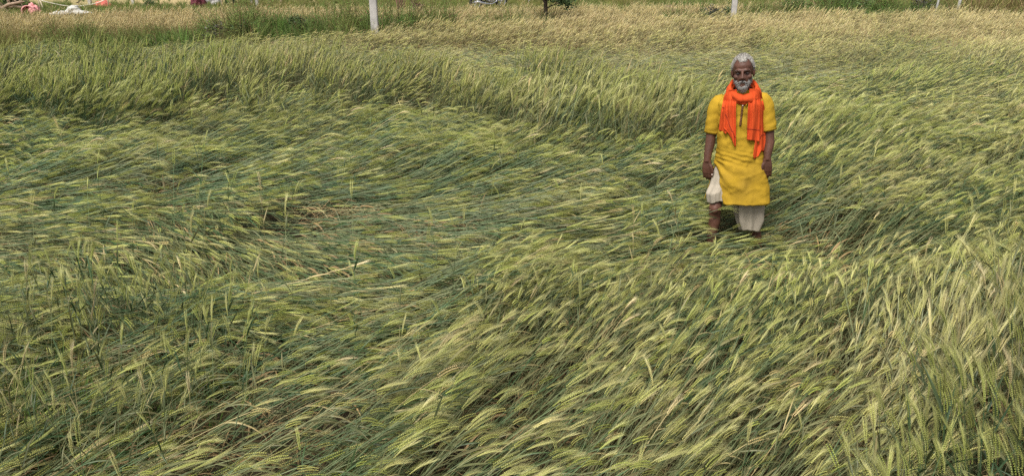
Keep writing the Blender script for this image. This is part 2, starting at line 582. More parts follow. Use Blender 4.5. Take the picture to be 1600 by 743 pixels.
# standing ridge of wheat: far and near edge (metres from the viewer) along photo x
RX = [-400, 0, 150, 300, 450, 600, 700, 850, 1000, 1090]
RB = [12.6, 12.6, 12.6, 12.6, 12.4, 12.2, 12.0, 11.2, 10.2, 9.6]
RF = [9.3, 9.2, 9.2, 9.2, 9.5, 9.3, 8.9, 8.4, 7.9, 8.5]

MAN = at(1156, 408)

def lay(x, y):
    t = R(PITCH)
    zc = 0.25 - CAM_H
    dep = y * math.cos(t) - zc * math.sin(t)
    px = W0 / 2 + FPX * x / dep
    py = H0 / 2 - FPX * (y * math.sin(t) + zc * math.cos(t)) / dep
    # warp the look-up so no patch has a straight border
    wx = px + 60 * vnoise(x, y, 1.3, 3) * np.clip(6 / np.maximum(y, 2), .15, 1.5)
    wy = py + 26 * vnoise(x, y, 0.9, 4) * np.clip(6 / np.maximum(y, 2), .12, 1.5)
    lw = np.zeros_like(x); le = np.zeros_like(x); ax = np.zeros_like(x); ay = np.zeros_like(x); rp = np.zeros_like(x)
    # perspective makes far rows thin: compare rows on a log-distance scale
    lr = np.log(np.maximum(wy + 60, 20)); 
    for a in LIE:
        dx = (wx - a[0]) / 150.0
        dy = (lr - math.log(a[1] + 60)) / 0.16
        w = 1.0 / (dx * dx + dy * dy + 0.05) ** 2
        lw += w; le += w * a[2]; ax += w * math.cos(R(a[3])); ay += w * math.sin(R(a[3])); rp += w * a[4]
    lean, azi, ripe = le / lw, np.degrees(np.arctan2(ay, ax)), rp / lw
    b = np.interp(wx, RX, RB); f = np.interp(wx, RX, RF)
    e = np.clip(6 / np.maximum(y, 3), 0.2, 1)
    f = f + 1.2 * vnoise(x, y, 0.9, 11) + .6 * vnoise(x, y, .4, 14)
    m = np.clip((b - y) / 0.4 + .5, 0, 1) * np.clip((y - f) / 0.5 + .5, 0, 1) * (wx < 1110)
    m = m * np.clip((.42 - vnoise(x, y, .95, 15)) / .2 + .2, 0.12, 1)
    lean = lean * (1 - m) + (11 + 36 * np.clip(vnoise(x, y, 0.6, 12), 0, 1)) * m
    azi = azi * (1 - m) + 22 * m
    ripe = ripe * (1 - m) + (0.08 + 0.12 * (wx > 350)) * m
    # stand of upright wheat at the near right-hand corner
    m2 = np.clip((wx - np.interp(wy, [420, 520, 620, 760], [1740, 1670, 1580, 1440])) / 50 + .5, 0, 1)
    lean = lean * (1 - m2) + (6 + 10 * np.abs(vnoise(x, y, .5, 13))) * m2
    ripe = ripe * (1 - m2) + .10 * m2
    azi = azi + 130 * m2
    # stray stand at the near left-hand corner
    m3 = np.clip((y - 2.6) / .2, 0, 1) * np.clip((4.35 - y) / .3, 0, 1) * np.clip((430 - wx) / 120, 0, 1)
    # trodden flat round the man
    m4 = np.clip(1.2 - np.hypot((x - MAN.x + .32) / .98, (y - MAN.y + .50) / .80), 0, .4) / .4
    lean = np.maximum(lean, 87 * m4)
    return px, py, lean, azi, ripe, m, m3, m4, m2

FX = [-500, 0, 150, 330, 450, 560, 650, 750, 850, 950, 1100, 1300, 1600, 2100]
FD = [15.6, 15.7, 16.0, 16.6, 17.2, 17.6, 18.4, 19.1, 19.7, 20.1, 20.6, 21.3, 21.3, 21.3]
def photo_x(x, y):
    return W0 / 2 + FPX * x / (y * math.cos(R(PITCH)) + CAM_H * math.sin(R(PITCH)))

def wheat_points(y0, y1, dens, lod, seed, margin):
    g = np.random.default_rng(seed)
    x1 = 0.70 * y1 + margin
    n = int((2 * x1) * (y1 - y0) * dens)
    x = g.uniform(-x1, x1, n); y = g.uniform(y0, y1, n)
    k = np.abs(x) < 0.70 * y + margin
    x, y = x[k], y[k]
    px, py, lean, azi, ripe, m, m3, m4, m2 = lay(x, y)
    keep = y < np.interp(px, FX, FD) + 0.25 * vnoise(x, y, 0.7, 20)
    # holes in the mat
    hole = vnoise(x, y, 0.55, 21) * 0.6 + vnoise(x, y, 0.22, 22) * 0.5
    keep &= (hole < 0.60) | (g.random(len(x)) < 0.4)
    for hx, hy, hr in ((250, 290, .30), (410, 378, .32), (500, 640, .16), (760, 440, .16), (20, 640, .22), (190, 690, .28), (520, 412, .14), (1240, 520, .13)):
        c = at(hx, hy)
        d = np.hypot((x - c.x) / 1.7, y - c.y) / hr
        keep &= (d > 1) | (g.random(len(x)) < 0.3)
    # the man stands in the crop
    dx, dy = x - MAN.x, y - MAN.y
    keep &= ~((dx > -0.34) & (dx < 0.17) & (np.abs(dy + 0.05) < 0.13) & (g.random(len(x)) < 0.8))
    keep &= ~((m4 > .4) & (g.random(len(x)) < .05))
    x, y, lean, azi, ripe, m, m3, m4, m2, px, py = [q[keep] for q in (x, y, lean, azi, ripe, m, m3, m4, m2, px, py)]
    n = len(x)
    # locks: neighbours bend together
    lockl = vnoise(x, y, 0.16, 31) * 9 + vnoise(x, y, 0.55, 32) * 11 + vnoise(x, y, 1.9, 33) * 7
    locka = vnoise(x, y, 0.18, 34) * 16 + vnoise(x, y, 0.7, 35) * 17 + vnoise(x, y, 1.5, 36) * np.where(lean > 62, 32, 16) - 9 * np.clip((lean - 70) / 12, 0, 1)
    amp = np.where(lean < 30, 0.5, 1.0) * np.where(lean > 76, .6, 1.0)
    lean = lean + lockl * amp + g.normal(0, 4.5, n) * np.where(lean > 76, .7, 1.0)
    azi = azi + locka + g.normal(0, 9, n) + (lean < 25) * g.normal(0, 25, n)
    up = g.random(n) < np.where(lean > 45, 0.015, 0.0) + 0.5 * m3           # a few stalks that stayed up
    lean = np.where(up, g.uniform(2, 22, n), lean)
    azi = np.where(up, azi + g.uniform(-40, 160, n), azi)
    lean = np.clip(lean, 3, 89)
    ci = np.abs(lean[:, None] - np.array(LEANS)[None, :]).argmin(1)
    res = lean - np.array(LEANS)[ci]
    mound = np.clip(vnoise(x, y, 0.75, 41) * .5 + vnoise(x, y, 0.3, 42) * .35 + .3, 0, 1.2)
    z = np.where(lean > 60, g.uniform(0, 0.07, n) + 0.15 * mound, 0.0) * (1 - m4)
    s = g.normal(0.92, 0.07, n) * (1 + 0.10 * vnoise(x, y, 0.6, 43))
    s = np.where(m > .5, s * 1.03, s)
    s = s * np.where((lean > 72) & (y < 10), 1.10, 1.0)
    s = s * np.interp(y, [2.0, 5.0], [.90, 1.0])
    s = np.where(y > 13.2, s * np.interp(y, [13.2, 15.5], [.95, .74]), s)
    ripe = np.clip(ripe + g.normal(0, 0.12, n) + vnoise(x, y, 0.5, 44) * 0.10, 0, 1)
    dry = g.random(n) < 0.02 + 0.05 * (vnoise(x, y, 0.35, 45) > 0.62)
    ripe = np.where(dry, g.uniform(.8, 1, n), ripe)
    tint = np.clip(g.normal(1.0, 0.15, n) * (1 - .24 * m2 - .10 * m - .22 * m3 * up + .10 * vnoise(x, y, .4, 47)), .5, 1.4)  # random per plant, then darker where the wheat stands upright
    s = s * np.where(up, .84, 1.0)
    return dict(x=x, y=y, z=z, rx=g.normal(0, R(4), n), ry=np.radians(res), rz=np.radians(azi), s=s,
                var=ci * NV[lod] + g.integers(0, NV[lod], n), ripe=ripe, tint=tint)

WHEAT = plant_material("wheat_plants")
near = scatter("wheat_crop", wheat_forms(0), wheat_points(1.3, 9.0, 320, 0, 1, 2.1), WHEAT)
tag(near, "green bearded wheat flattened by wind around the man and in the foreground", "wheat", kind="stuff")
mid = scatter("wheat_crop", wheat_forms(1), wheat_points(9.0, 14.5, 270, 1, 2, 2.1), WHEAT)
tag(mid, "ridge of wheat still standing behind the man, flattened strips around it", "wheat", kind="stuff")
fr = scatter("wheat_crop", wheat_forms(2), wheat_points(14.5, 22.0, 62, 2, 3, 2.4), WHEAT)
tag(fr, "yellowing wheat standing at the far end of the field, up to the weedy bank", "wheat", kind="stuff")

def leafy(spots, seed):
    g = np.random.default_rng(seed)
    X, Y, S, RP = [], [], [], []
    for px_, py_, r_, n_, h_, rp_ in spots:
        c = at(px_, py_, 0.1)
        X.append(c.x + g.normal(0, r_ * .6, n_)); Y.append(c.y + g.normal(0, r_ * .4, n_)); S.append(g.uniform(.6, 1.15, n_) * h_); RP.append(np.full(n_, rp_) + g.normal(0, .08, n_))
    return [np.concatenate(q) for q in (X, Y, S, RP)] + [g]
# ------------------------------------------------------------------ the man
MAN_D = MAN.y
man = empty("person", (MAN.x, MAN.y, 0.0), -math.atan2(MAN.x, MAN.y) * 1.0)
man.rotation_euler[1] = -R(6.1)          # he leans on his right leg
tag(man, "bearded grey haired man in yellow kurta and orange scarf standing in flattened wheat", "person")

def fig(px, py, v):
    """photo pixel on the man, v metres in front of his middle -> his own frame (x right, y back, z up)"""
    a = R(PITCH) + math.atan((py - H0 / 2) / FPX)
    D = MAN_D - v
    z = CAM_H - D * math.tan(a)
    s = FPX / (D * math.cos(R(PITCH)) + (CAM_H - z) * math.sin(R(PITCH)))
    return Vector(((px - 1155) / s, -v, z))

def remeshed(mb, voxel, smooth, name):
    me = mb.mesh(name + "_raw")
    o = bpy.data.objects.new(name + "_raw", me)
    COL.objects.link(o)
    rm = o.modifiers.new("r", 'REMESH'); rm.mode = 'VOXEL'; rm.voxel_size = voxel; rm.use_smooth_shade = True
    sm = o.modifiers.new("s", 'SMOOTH'); sm.factor = 0.5; sm.iterations = smooth
    dg = bpy.context.evaluated_depsgraph_get()
    dg.update()
    out = bpy.data.meshes.new_from_object(o.evaluated_get(dg))
    out.name = name
    bpy.data.objects.remove(o)
    return out

SKIN = mat("skin", (0.088, 0.038, 0.024), rough=0.55, spec=0.3, var=0.28, vscale=14, bump=0.25, bscale=90)
V = Vector
B = MB()
HX, HY = 0.028, -0.035                    # head centre (x, y)
def hp(x, f, z): return V((HX + x, HY - f, z))
# skull, jaw, neck
B.blob(hp(0, -0.008, 1.558), (0.074, 0.094, 0.094), 24, 16)
B.blob(hp(0, 0.022, 1.485), (0.058, 0.070, 0.078), 20, 14)
B.blob(hp(0, 0.060, 1.438), (0.036, 0.034, 0.030), 14, 10)
B.blob(hp(0, 0.045, 1.575), (0.060, 0.046, 0.042), 16, 10)
for s in (-1, 1):
    B.blob(hp(s * 0.047, 0.052, 1.500), (0.022, 0.026, 0.020), 12, 8)       # cheekbone
    B.tube([hp(s * 0.004, 0.088, 1.548), hp(s * 0.028, 0.086, 1.553), hp(s * 0.052, 0.066, 1.544)], [0.010, 0.011, 0.008], 8)   # brow
    B.blob(hp(s * 0.013, 0.092, 1.492), (0.011, 0.013, 0.010), 10, 8)       # nostril
    B.blob(hp(s * 0.076, -0.012, 1.518), (0.010, 0.019, 0.034), 12, 10)     # ear
    B.tube([hp(s * 0.078, -0.022, 1.545), hp(s * 0.085, -0.016, 1.53), hp(s * 0.080, -0.006, 1.50)], [0.006, 0.007, 0.006], 6)
B.tube([hp(0, 0.084, 1.55), hp(0, 0.098, 1.525), hp(0, 0.113, 1.498), hp(0, 0.098, 1.488)], [0.009, 0.010, 0.0125, 0.010], 10)
B.tube([hp(-0.022, 0.078, 1.458), hp(0, 0.090, 1.461), hp(0.022, 0.078, 1.458)], [0.006, 0.0075, 0.006], 8)
B.tube([hp(-0.020, 0.078, 1.446), hp(0, 0.088, 1.445), hp(0.020, 0.078, 1.446)], [0.006, 0.008, 0.006], 8)
B.tube([(0.02, 0.03, 1.26), (0.022, 0.018, 1.36), (0.026, -0.01, 1.46), (0.028, -0.03, 1.53)], [0.068, 0.058, 0.056, 0.055], 16)
# trunk
B.tube([(0.0, 0.015, 0.76), (0.0, 0.015, 0.86), (0.005, 0.02, 1.0), (0.008, 0.02, 1.14), (0.01, 0.025, 1.25), (0.012, 0.02, 1.31), (0.014, 0.02, 1.35)],
       [0.135, 0.150, 0.138, 0.146, 0.148, 0.120, 0.070], 20, flat=0.62, up=(1, 0, 0))
# arms
def arm(side, pts, rads):
    B.tube([V(p) for p in pts], rads, 12)
AL = [(-0.140, 0.02, 1.295), (-0.172, 0.012, 1.25), (-0.192, 0.003, 1.17), (-0.208, 0.0, 1.075), fig(1110, 225, 0.02), fig(1107, 241, 0.045), fig(1106, 253, 0.06)]
AR = [(0.155, 0.02, 1.295), (0.188, 0.012, 1.25), (0.205, 0.003, 1.17), (0.212, 0.0, 1.075), fig(1200, 225, 0.02), fig(1197.5, 241, 0.045), fig(1196.5, 252, 0.06)]
RD = [0.044, 0.046, 0.043, 0.040, 0.038, 0.031, 0.026]
arm(-1, AL, RD); arm(1, AR, RD)
NAILS = []
def hand(w, s, lean):
    """hanging hand seen from its back; s = +1 when the thumb is towards the man's +x side"""
    w = V(w)
    dn = V((lean, 0.02, -1)).normalized()
    ac = V((1, 0.15 * -s, 0)) * s                                        # towards the thumb
    fw = V((0, -1, 0))
    k = w + dn * 0.088
    for q in (-1.5, -0.5, 0.5, 1.5):
        B.tube([w + ac * q * 0.010 + dn * -0.008, w + ac * q * 0.0165 + dn * 0.045 + fw * 0.004, k + ac * q * 0.0195 + fw * 0.002], [0.016, 0.0155, 0.0115], 8)
    for q, ln in ((1.5, 0.074), (0.5, 0.084), (-0.5, 0.078), (-1.5, 0.062)):
        p = k + ac * q * 0.0195
        c = [p]
        d = (dn + ac * q * 0.03).normalized()
        for i in range(3):
            d = (d - fw * (0.24, 0.55, 0.45)[i] * (1.0 - 0.12 * q)).normalized()
            c.append(c[-1] + d * ln * (0.42, 0.33, 0.25)[i])
        B.tube([p - dn * 0.02] + c, [0.0105, 0.0105, 0.0098, 0.0090, 0.0072], 8)
    p = w + ac * 0.022 + dn * 0.022
    t = [w + ac * 0.012 + dn * 0.008, p + ac * 0.010 + dn * 0.012 + fw * 0.01, p + ac * 0.017 + dn * 0.046 + fw * 0.016, p + ac * 0.013 + dn * 0.076 + fw * 0.014]
    B.tube(t, [0.015, 0.0145, 0.0110, 0.0082], 8)
    NAILS.append(t[3] + fw * 0.0065 + dn * -0.003)
hand(AL[-1], 1, 0.03)
hand(AR[-1], -1, -0.03)
# legs: the nearer one bare from above the knee
LK, LA = fig(1119, 326, 0.13), fig(1113, 376, 0.14)
B.tube([(-0.085, 0.02, 0.84), (-0.11, -0.02, 0.74), (-0.145, -0.08, 0.60), LK + V((0.004, 0.03, 0.06)), LK, LK + V((-0.006, 0.012, -0.06)), LK.lerp(LA, 0.42) + V((0.002, 0.016, 0)),
        LA + V((0.0, 0.004, 0.02)), V((LA.x - 0.006, LA.y + 0.012, 0.09)), V((LA.x - 0.008, LA.y + 0.02, 0.03))],
       [0.072, 0.066, 0.056, 0.050, 0.050, 0.045, 0.050, 0.037, 0.033, 0.036], 16)
B.blob(LK + V((0.0, -0.034, 0.0)), (0.032, 0.022, 0.036), 12, 8)
RK = fig(1166, 330, 0.02)
RA = fig(1180, 366, 0.0)
B.tube([(0.09, 0.03, 0.84), (0.095, 0.03, 0.72), (0.08, 0.0, 0.56), (RK.x, RK.y, 0.46), (RK.x + 0.03, 0.03, 0.34), (RA.x, RA.y + 0.02, 0.22), (RA.x + 0.012, 0.04, 0.09), (RA.x + 0.012, 0.045, 0.03)],
       [0.085, 0.082, 0.066, 0.054, 0.052, 0.040, 0.033, 0.036], 14)
for fx, fy, dx in ((LA.x - 0.008, LA.y + 0.02, -0.04), (RA.x + 0.012, 0.045, 0.05)):
    B.tube([(fx, fy + 0.04, 0.03), (fx, fy, 0.042), (fx + dx * 0.5, fy - 0.09, 0.034), (fx + dx, fy - 0.17, 0.020)], [0.028, 0.036, 0.036, 0.022], 10, flat=0.75)
body = link("body", remeshed(B, 0.0042, 5, "body"), SKIN, man)

# ---------------- eyes, brows, hair, beard
EYE = mat("eye", (0.07, 0.052, 0.045), rough=0.5, spec=0.5)
IRIS = mat("iris", (0.010, 0.007, 0.006), rough=0.2, spec=0.5)
for s in (-1, 1):
    e = MB(); e.blob(hp(s * 0.030, 0.0745, 1.5285), (0.0135, 0.0105, 0.0052), 14, 10)
    eo = e.build("eye", EYE, man)
    e = MB(); e.blob(hp(s * 0.030, 0.0835, 1.5280), (0.0066, 0.0020, 0.0046), 12, 8)
    e.build("iris", IRIS, eo)
NAIL = mat("nail", (0.55, 0.42, 0.36), rough=0.3)
for p in NAILS:
    e = MB(); e.blob(p, (0.0058, 0.0035, 0.0075), 10, 6)
    e.build("thumbnail", NAIL, man)
HAIR = mat("grey_hair", (0.29, 0.27, 0.24), rough=0.75, spec=0.25, var=0.45, vscale=60)
BROWM = mat("eyebrow_hair", (0.09, 0.075, 0.065), rough=0.8)
rh = random.Random(5)
def strands(m, p, n, ln, wd, jit, k=1):
    for _ in range(k):
        d = (n + V((rh.uniform(-1, 1), rh.uniform(-1, 1), rh.uniform(-1, 1))) * jit).normalized()
        sd = d.cross(V((rh.uniform(-1, 1), rh.uniform(-1, 1), rh.uniform(-1, 1)))).normalized() * wd
        b = p + V((rh.uniform(-1, 1), rh.uniform(-1, 1), rh.uniform(-1, 1))) * 0.004
        l_ = ln * rh.uniform(0.6, 1.25)
        m.add([b - sd, b + sd, b + d * l_ * 0.6 + sd * 0.8 + V((0, 0, -0.1 * l_)), b + d * l_ * 0.6 - sd * 0.8 + V((0, 0, -0.1 * l_)), b + d * l_ + V((0, 0, -0.3 * l_))],
              [(0, 1, 2, 3), (3, 2, 4)])
hm = MB()
hv, hf, seg, rings = [], [], 40, 22
cc = hp(0, -0.010, 1.553)
def hairline(ph):            # lowest polar angle of the hair cap; ph = 0 looks forward
    a = abs((ph + math.pi) % (2 * math.pi) - math.pi)
    return R(float(np.interp(math.degrees(a), [0, 20, 34, 46, 58, 72, 88, 100, 140, 180], [57, 58, 45, 44, 60, 86, 104, 92, 122, 126])))
for i in range(rings + 1):
    for k in range(seg):
        ph = 2 * math.pi * k / seg
        th = hairline(ph) * i / rings
        d = V((math.sin(th) * math.sin(ph), -math.sin(th) * math.cos(ph), math.cos(th)))
        q = 1.0 + 0.05 * mnoise.noise(d * 9) + 0.03 * mnoise.noise(d * 24)
        rr = V((0.083, 0.103, 0.106)) * q
        if i >= rings - 1: rr = rr * (0.955 if i == rings - 1 else 0.90)
        hv.append((cc.x + d.x * rr.x, cc.y + d.y * rr.y, cc.z + d.z * rr.z))
for i in range(rings):
    for k in range(seg):
        a, b = i * seg + k, i * seg + (k + 1) % seg
        hf.append((a, a + seg, b + seg, b))
hm.add(hv, hf)
for i in range(2, rings):
    for k in range(seg):
        p = V(hv[i * seg + k])
        n = (p - cc).normalized()
        strands(hm, p - n * 0.003, (n * 0.8 + V((0, 0, -0.6))).normalized(), 0.011, 0.0009, 0.75, 4)
hm.build("hair", HAIR, man)
bm_ = MB()
for i in range(9):           # beard: chin and jaw
    a = R(-100 + 200 * i / 8)
    c = hp(0.046 * math.sin(a), 0.026 + 0.044 * math.cos(a), 1.440 + 0.038 * (abs(math.sin(a)) ** 2.2))
    bm_.blob(c, (0.020, 0.020, 0.025), 12, 8, 0.25, 5, i)
bm_.blob(hp(0, 0.066, 1.424), (0.036, 0.029, 0.030), 14, 10, 0.2, 5, 3)
for s in (-1, 1):            # moustache
    bm_.tube([hp(s * 0.003, 0.096, 1.474), hp(s * 0.018, 0.092, 1.468), hp(s * 0.034, 0.074, 1.450)], [0.0045, 0.006, 0.005], 8)
base = list(bm_.v)
for q in range(0, len(base), 1):
    p = V(base[q])
    n = (p - hp(0, 0.0, 1.47)).normalized()
    strands(bm_, p, (n * 0.6 + V((0, 0, -0.9))).normalized(), 0.010, 0.0008, 0.6, 2)
BEARD = mat("grey_beard", (0.225, 0.21, 0.195), rough=0.8, spec=0.2, var=0.45, vscale=70)
bm_.build("beard", BEARD, man)
eb = MB()
for s in (-1, 1):
    for q in range(60):
        t = q / 59
        p = hp(s * (0.010 + 0.042 * t), 0.096 - 0.022 * t * t, 1.549 + 0.006 * math.sin(t * 2.6) - 0.004 * t)
        strands(eb, p, V((s * 0.8, -0.3, 0.1)).normalized(), 0.008, 0.0008, 0.4, 1)
eb.build("eyebrows", BROWM, man)

# ---------------- kurta
def kz(z):
    """half width, half depth, centre x, centre y of the kurta at a height"""
    zs = [0.50, 0.60, 0.70, 0.80, 0.90, 1.00, 1.10, 1.20, 1.26, 1.30, 1.325, 1.345, 1.360, 1.378, 1.392]
    A = [.200, .197, .192, .185, .177, .170, .168, .170, .178, .182, .170, .150, .118, .092, .080]
    D = [.160, .155, .150, .146, .138, .130, .128, .130, .130, .122, .108, .092, .082, .076, .072]
    cx = [.004, .002, .0, -.002, .002, .004, .006, .008, .010, .012, .014, .016, .018, .022, .024]
    cy = [.005, .005, .005, .005, .008, .012, .014, .018, .020, .020, .020, .018, .016, .010, .006]
    return [float(np.interp(z, zs, q)) for q in (A, D, cx, cy)]
def wrinkle(ph, z, x):
    """folds of the cloth, metres outward"""
    w = 0.0
    g = math.exp(-((z - 0.895) / 0.055) ** 2)
    w += 0.0046 * g * math.sin(185 * (z + 0.16 * x + 0.014 * math.sin(9 * x) + .012 * mnoise.noise(V((x * 8, z * 9, 2))))) * max(0, 0.5 + 0.6 * math.cos(ph + 0.7))
    g2 = 1 / (1 + math.exp(-(0.86 - z) * 30))
    ang = math.atan2(z - 0.90, x + 0.235)                       # folds radiate from his pulled side
    w += 0.0105 * g2 * math.sin(ang * 15 + 0.8) * max(0, 1 - max(0, x + 0.2) / 0.42)
    w += 0.010 * g2 * math.sin(4.6 * ph + 1.0 + 2.0 * z)
    w += 0.006 * mnoise.noise(V((x * 9, ph * 1.2, z * 4 + 3)))
    w += 0.003 * mnoise.noise(V((x * 24, ph * 3, z * 18 + 7)))
    cr = 1 - abs(mnoise.noise(V((x * 13 + z * 4, ph * 1.5, z * 6 - x * 5)))) * 2.4
    w += 0.006 * max(0, cr) ** 2
    cr = 1 - abs(mnoise.noise(V((x * 7 - z * 9, ph, z * 13 + 31)))) * 2.4
    w += 0.0045 * max(0, cr) ** 2
    w += 0.004 * math.exp(-((z - 1.12) / 0.12) ** 2) * math.sin(60 * z + 5 * abs(x) * 9)
    return w
def kpt(ph, z, off=0.0):
    """ph = 0 front, +90 deg his left (photo right)"""
    A, D, cx, cy = kz(z)
    sx, sy = math.sin(ph), math.cos(ph)
    e = 0.86
    x = A * math.copysign(abs(sx) ** e, sx); y = D * math.copysign(abs(sy) ** e, sy)
    w = wrinkle(ph, z, x) * min(1, max(0, (1.36 - z) * 20)) + off
    return V((cx + x + sx * w, cy - y - sy * w, z))
kb = MB()
def grid(m, rows, closed=False):
    n = len(rows[0])
    vs = [p for r in rows for p in r]
    fs = []
    for i in range(len(rows) - 1):
        for k in range(n if closed else n - 1):
            a, b = i * n + k, i * n + (k + 1) % n
            fs.append((a, b, b + n, a + n))
    m.add(vs, fs)
SLIT = 0.835
NS = 120
rows = []
for i in range(58):
    z = 1.395 + (SLIT - 1.395) * i / 57
    rows.append([kpt(2 * math.pi * k / NS - math.pi, z) for k in range(NS)])
grid(kb, rows, True)
rows = []
FRN = 55                     # columns 34..88 of the ring: from -78 to +84 degrees
for i in range(34):          # front panel, its right-hand edge (photo left) swept aside
    t = i / 33
    z = SLIT + (0.528 - SLIT) * t
    A, D, cx, cy = kz(z)
    ul = float(np.interp(t, [0, 0.12, 0.3, 0.55, 0.8, 1.0], [-0.190, -0.160, -0.138, -0.124, -0.116, -0.106]))
    pl = -math.asin(min(1, (abs(ul) / A)) ** (1 / 0.86)) if i else R(-78)
    pr = R(84)
    row = []
    for k in range(FRN):
        q = k / (FRN - 1)
        row.append(kpt(pl + (pr - pl) * q, z + 0.012 * t * math.sin(q * 5 + 1), 0.022 * t + 0.018 * math.sin(math.pi * min(1, t * 1.4)) * (1 - q) ** 2))
    rows.append(row)
grid(kb, rows)
rows = []
for i in range(30):          # back panel
    t = i / 29
    z = SLIT + (0.545 - SLIT) * t
    row = []
    for k in range(67):
        q = k / 66
        p = kpt(R(84 + 198 * q), z, 0.045 * t * (0.5 + 1.5 * q ** 3))
        row.append(p + V((0.0, 0.0, 0.02 * t * (1 - q))))
    rows.append(row)
grid(kb, rows)
# sleeves
def sleeve(s, pts, ra):
    n = 40
    rows = []
    N = 34
    P = [V(p) for p in pts]
    for i in range(N):
        t = i / (N - 1) * (len(P) - 1)
        j = min(len(P) - 2, int(t)); f = t - j
        c = P[j].lerp(P[j + 1], f)
        r = ra[j] * (1 - f) + ra[j + 1] * f
        d = (P[j + 1] - P[j]).normalized()
        a = V((1, 0, 0)); a = (a - d * a.dot(d)).normalized(); b = d.cross(a)
        row = []
        for k in range(n):
            q = 2 * math.pi * k / n
            w = 0.004 * mnoise.noise(V((math.cos(q) * 1.6 + s * 5, math.sin(q) * 1.6, c.z * 9))) + 0.0025 * math.sin(c.z * 95 + 2.2 * q + s) * (i / N)
            if i == N - 4: w += 0.0025
            if i == N - 3: w -= 0.002
            row.append(c + a * math.cos(q) * (r + w) + b * math.sin(q) * (r * 0.95 + w))
        rows.append(row)
    # turned-in cuff
    rows.append([rows[-1][k] + (P[-1] - rows[-1][k]) * 0.14 + V((0, 0, 0.004)) for k in range(n)])
    rows.append([rows[-2][k] + (P[-1] - rows[-2][k]) * 0.16 + V((0, 0, 0.05)) for k in range(n)])
    grid(kb, rows, True)
sleeve(-1, [(-0.105, 0.02, 1.318), (-0.150, 0.018, 1.296), (-0.174, 0.012, 1.250), (-0.190, 0.004, 1.17), (-0.205, -0.002, 1.068)], [0.046, 0.058, 0.058, 0.055, 0.052])
sleeve(1, [(0.125, 0.02, 1.318), (0.170, 0.018, 1.296), (0.190, 0.012, 1.250), (0.203, 0.004, 1.17), (0.216, -0.002, 1.075)], [0.046, 0.058, 0.058, 0.055, 0.053])
KUR = mat("yellow_cotton", (0.37, 0.228, 0.022), rough=0.95, spec=0.05, var=0.16, vscale=9, bump=0.3, bscale=160)
def stained(m):
    """old grass and mud stains on the lower front of the kurta"""
    t = m.node_tree; b = t.nodes["Principled BSDF"]
    src = b.inputs['Base Color'].links[0].from_socket
    tc = t.nodes.new("ShaderNodeTexCoord")
    n = t.nodes.new("ShaderNodeTexNoise"); n.inputs['Scale'].default_value = 7; n.inputs['Detail'].default_value = 6
    t.links.new(tc.outputs['Object'], n.inputs['Vector'])
    d = t.nodes.new("ShaderNodeVectorMath"); d.operation = 'DISTANCE'; d.inputs[1].default_value = (0.02, -0.15, 0.68)
    t.links.new(tc.outputs['Object'], d.inputs[0])
    r = t.nodes.new("ShaderNodeMapRange"); r.inputs['From Min'].default_value = 0.26; r.inputs['From Max'].default_value = 0.04
    t.links.new(d.outputs['Value'], r.inputs['Value'])
    mu = t.nodes.new("ShaderNodeMath"); mu.operation = 'MULTIPLY'
    t.links.new(r.outputs[0], mu.inputs[0])
    r2 = t.nodes.new("ShaderNodeMapRange"); r2.inputs['From Min'].default_value = 0.38; r2.inputs['From Max'].default_value = 0.66; r2.inputs['To Max'].default_value = 0.75
    t.links.new(n.outputs['Fac'], r2.inputs['Value']); t.links.new(r2.outputs[0], mu.inputs[1])
    mx = t.nodes.new("ShaderNodeMix"); mx.data_type = 'RGBA'
    t.links.new(mu.outputs[0], mx.inputs['Factor']); t.links.new(src, mx.inputs['A']); mx.inputs['B'].default_value = (0.27, 0.17, 0.03, 1)
    t.links.new(mx.outputs['Result'], b.inputs['Base Color'])
stained(KUR)
kurta = kb.build("kurta", KUR, man)
_b = bmesh.new(); _b.from_mesh(kurta.data)
bmesh.ops.remove_doubles(_b, verts=_b.verts, dist=0.0004)
_b.to_mesh(kurta.data); _b.free()
sd_ = kurta.modifiers.new("thick", 'SOLIDIFY'); sd_.thickness = 0.003; sd_.offset = 1
# placket with a dark beaded trim
TRIM = mat("bronze_trim", (0.13, 0.055, 0.02), rough=0.5, var=0.5, vscale=90)
pk = MB()
def kfront(x, z, off):
    A, D, cx, cy = kz(z)
    r = max(-0.98, min(0.98, (x - cx) / A))
    ph = math.copysign(math.asin(abs(r) ** (1 / 0.86)), r)
    return kpt(ph, z, off)
def trim_x(z): return float(np.interp(z, [1.13, 1.33], [0.010, 0.032]))
prev = None
rows = []
for i in range(24):
    z = 1.335 - 0.195 * i / 23
    rows.append([kfront(trim_x(z) + dx, z, o) for dx, o in ((-0.0085, 0.001), (-0.006, 0.006), (0.006, 0.006), (0.0085, 0.001))])
grid(pk, rows)
for i in range(16):
    z = 1.332 - 0.182 * i / 15
    pk.blob(kfront(trim_x(z), z, 0.008), (0.0042, 0.0042, 0.0042), 8, 6)
plk = pk.build("placket_trim", TRIM, kurta)
bt = MB()
for dx, z in ((0.004, 1.325), (0.016, 1.318), (-0.004, 1.312), (0.010, 1.302), (0.004, 1.292)):
    bt.blob(kfront(trim_x(z) + dx - 0.004, z, 0.013), (0.0052, 0.004, 0.0052), 8, 6)
bt.build("beads", mat("pale_beads", (0.55, 0.42, 0.36), rough=0.35), kurta)
cl_ = MB()                   # open collar flap beside the placket
rows = []
for i in range(8):
    t = i / 7
    z = 1.335 - 0.05 * t
    rows.append([kfront(0.046 + 0.030 * q * (1 - t) + 0.004 * t, z, 0.010 + 0.006 * q) for q in (0, 0.33, 0.66, 1)])
grid(cl_, rows)
co = cl_.build("collar", KUR, kurta)
m_ = co.modifiers.new("thick", 'SOLIDIFY'); m_.thickness = 0.003

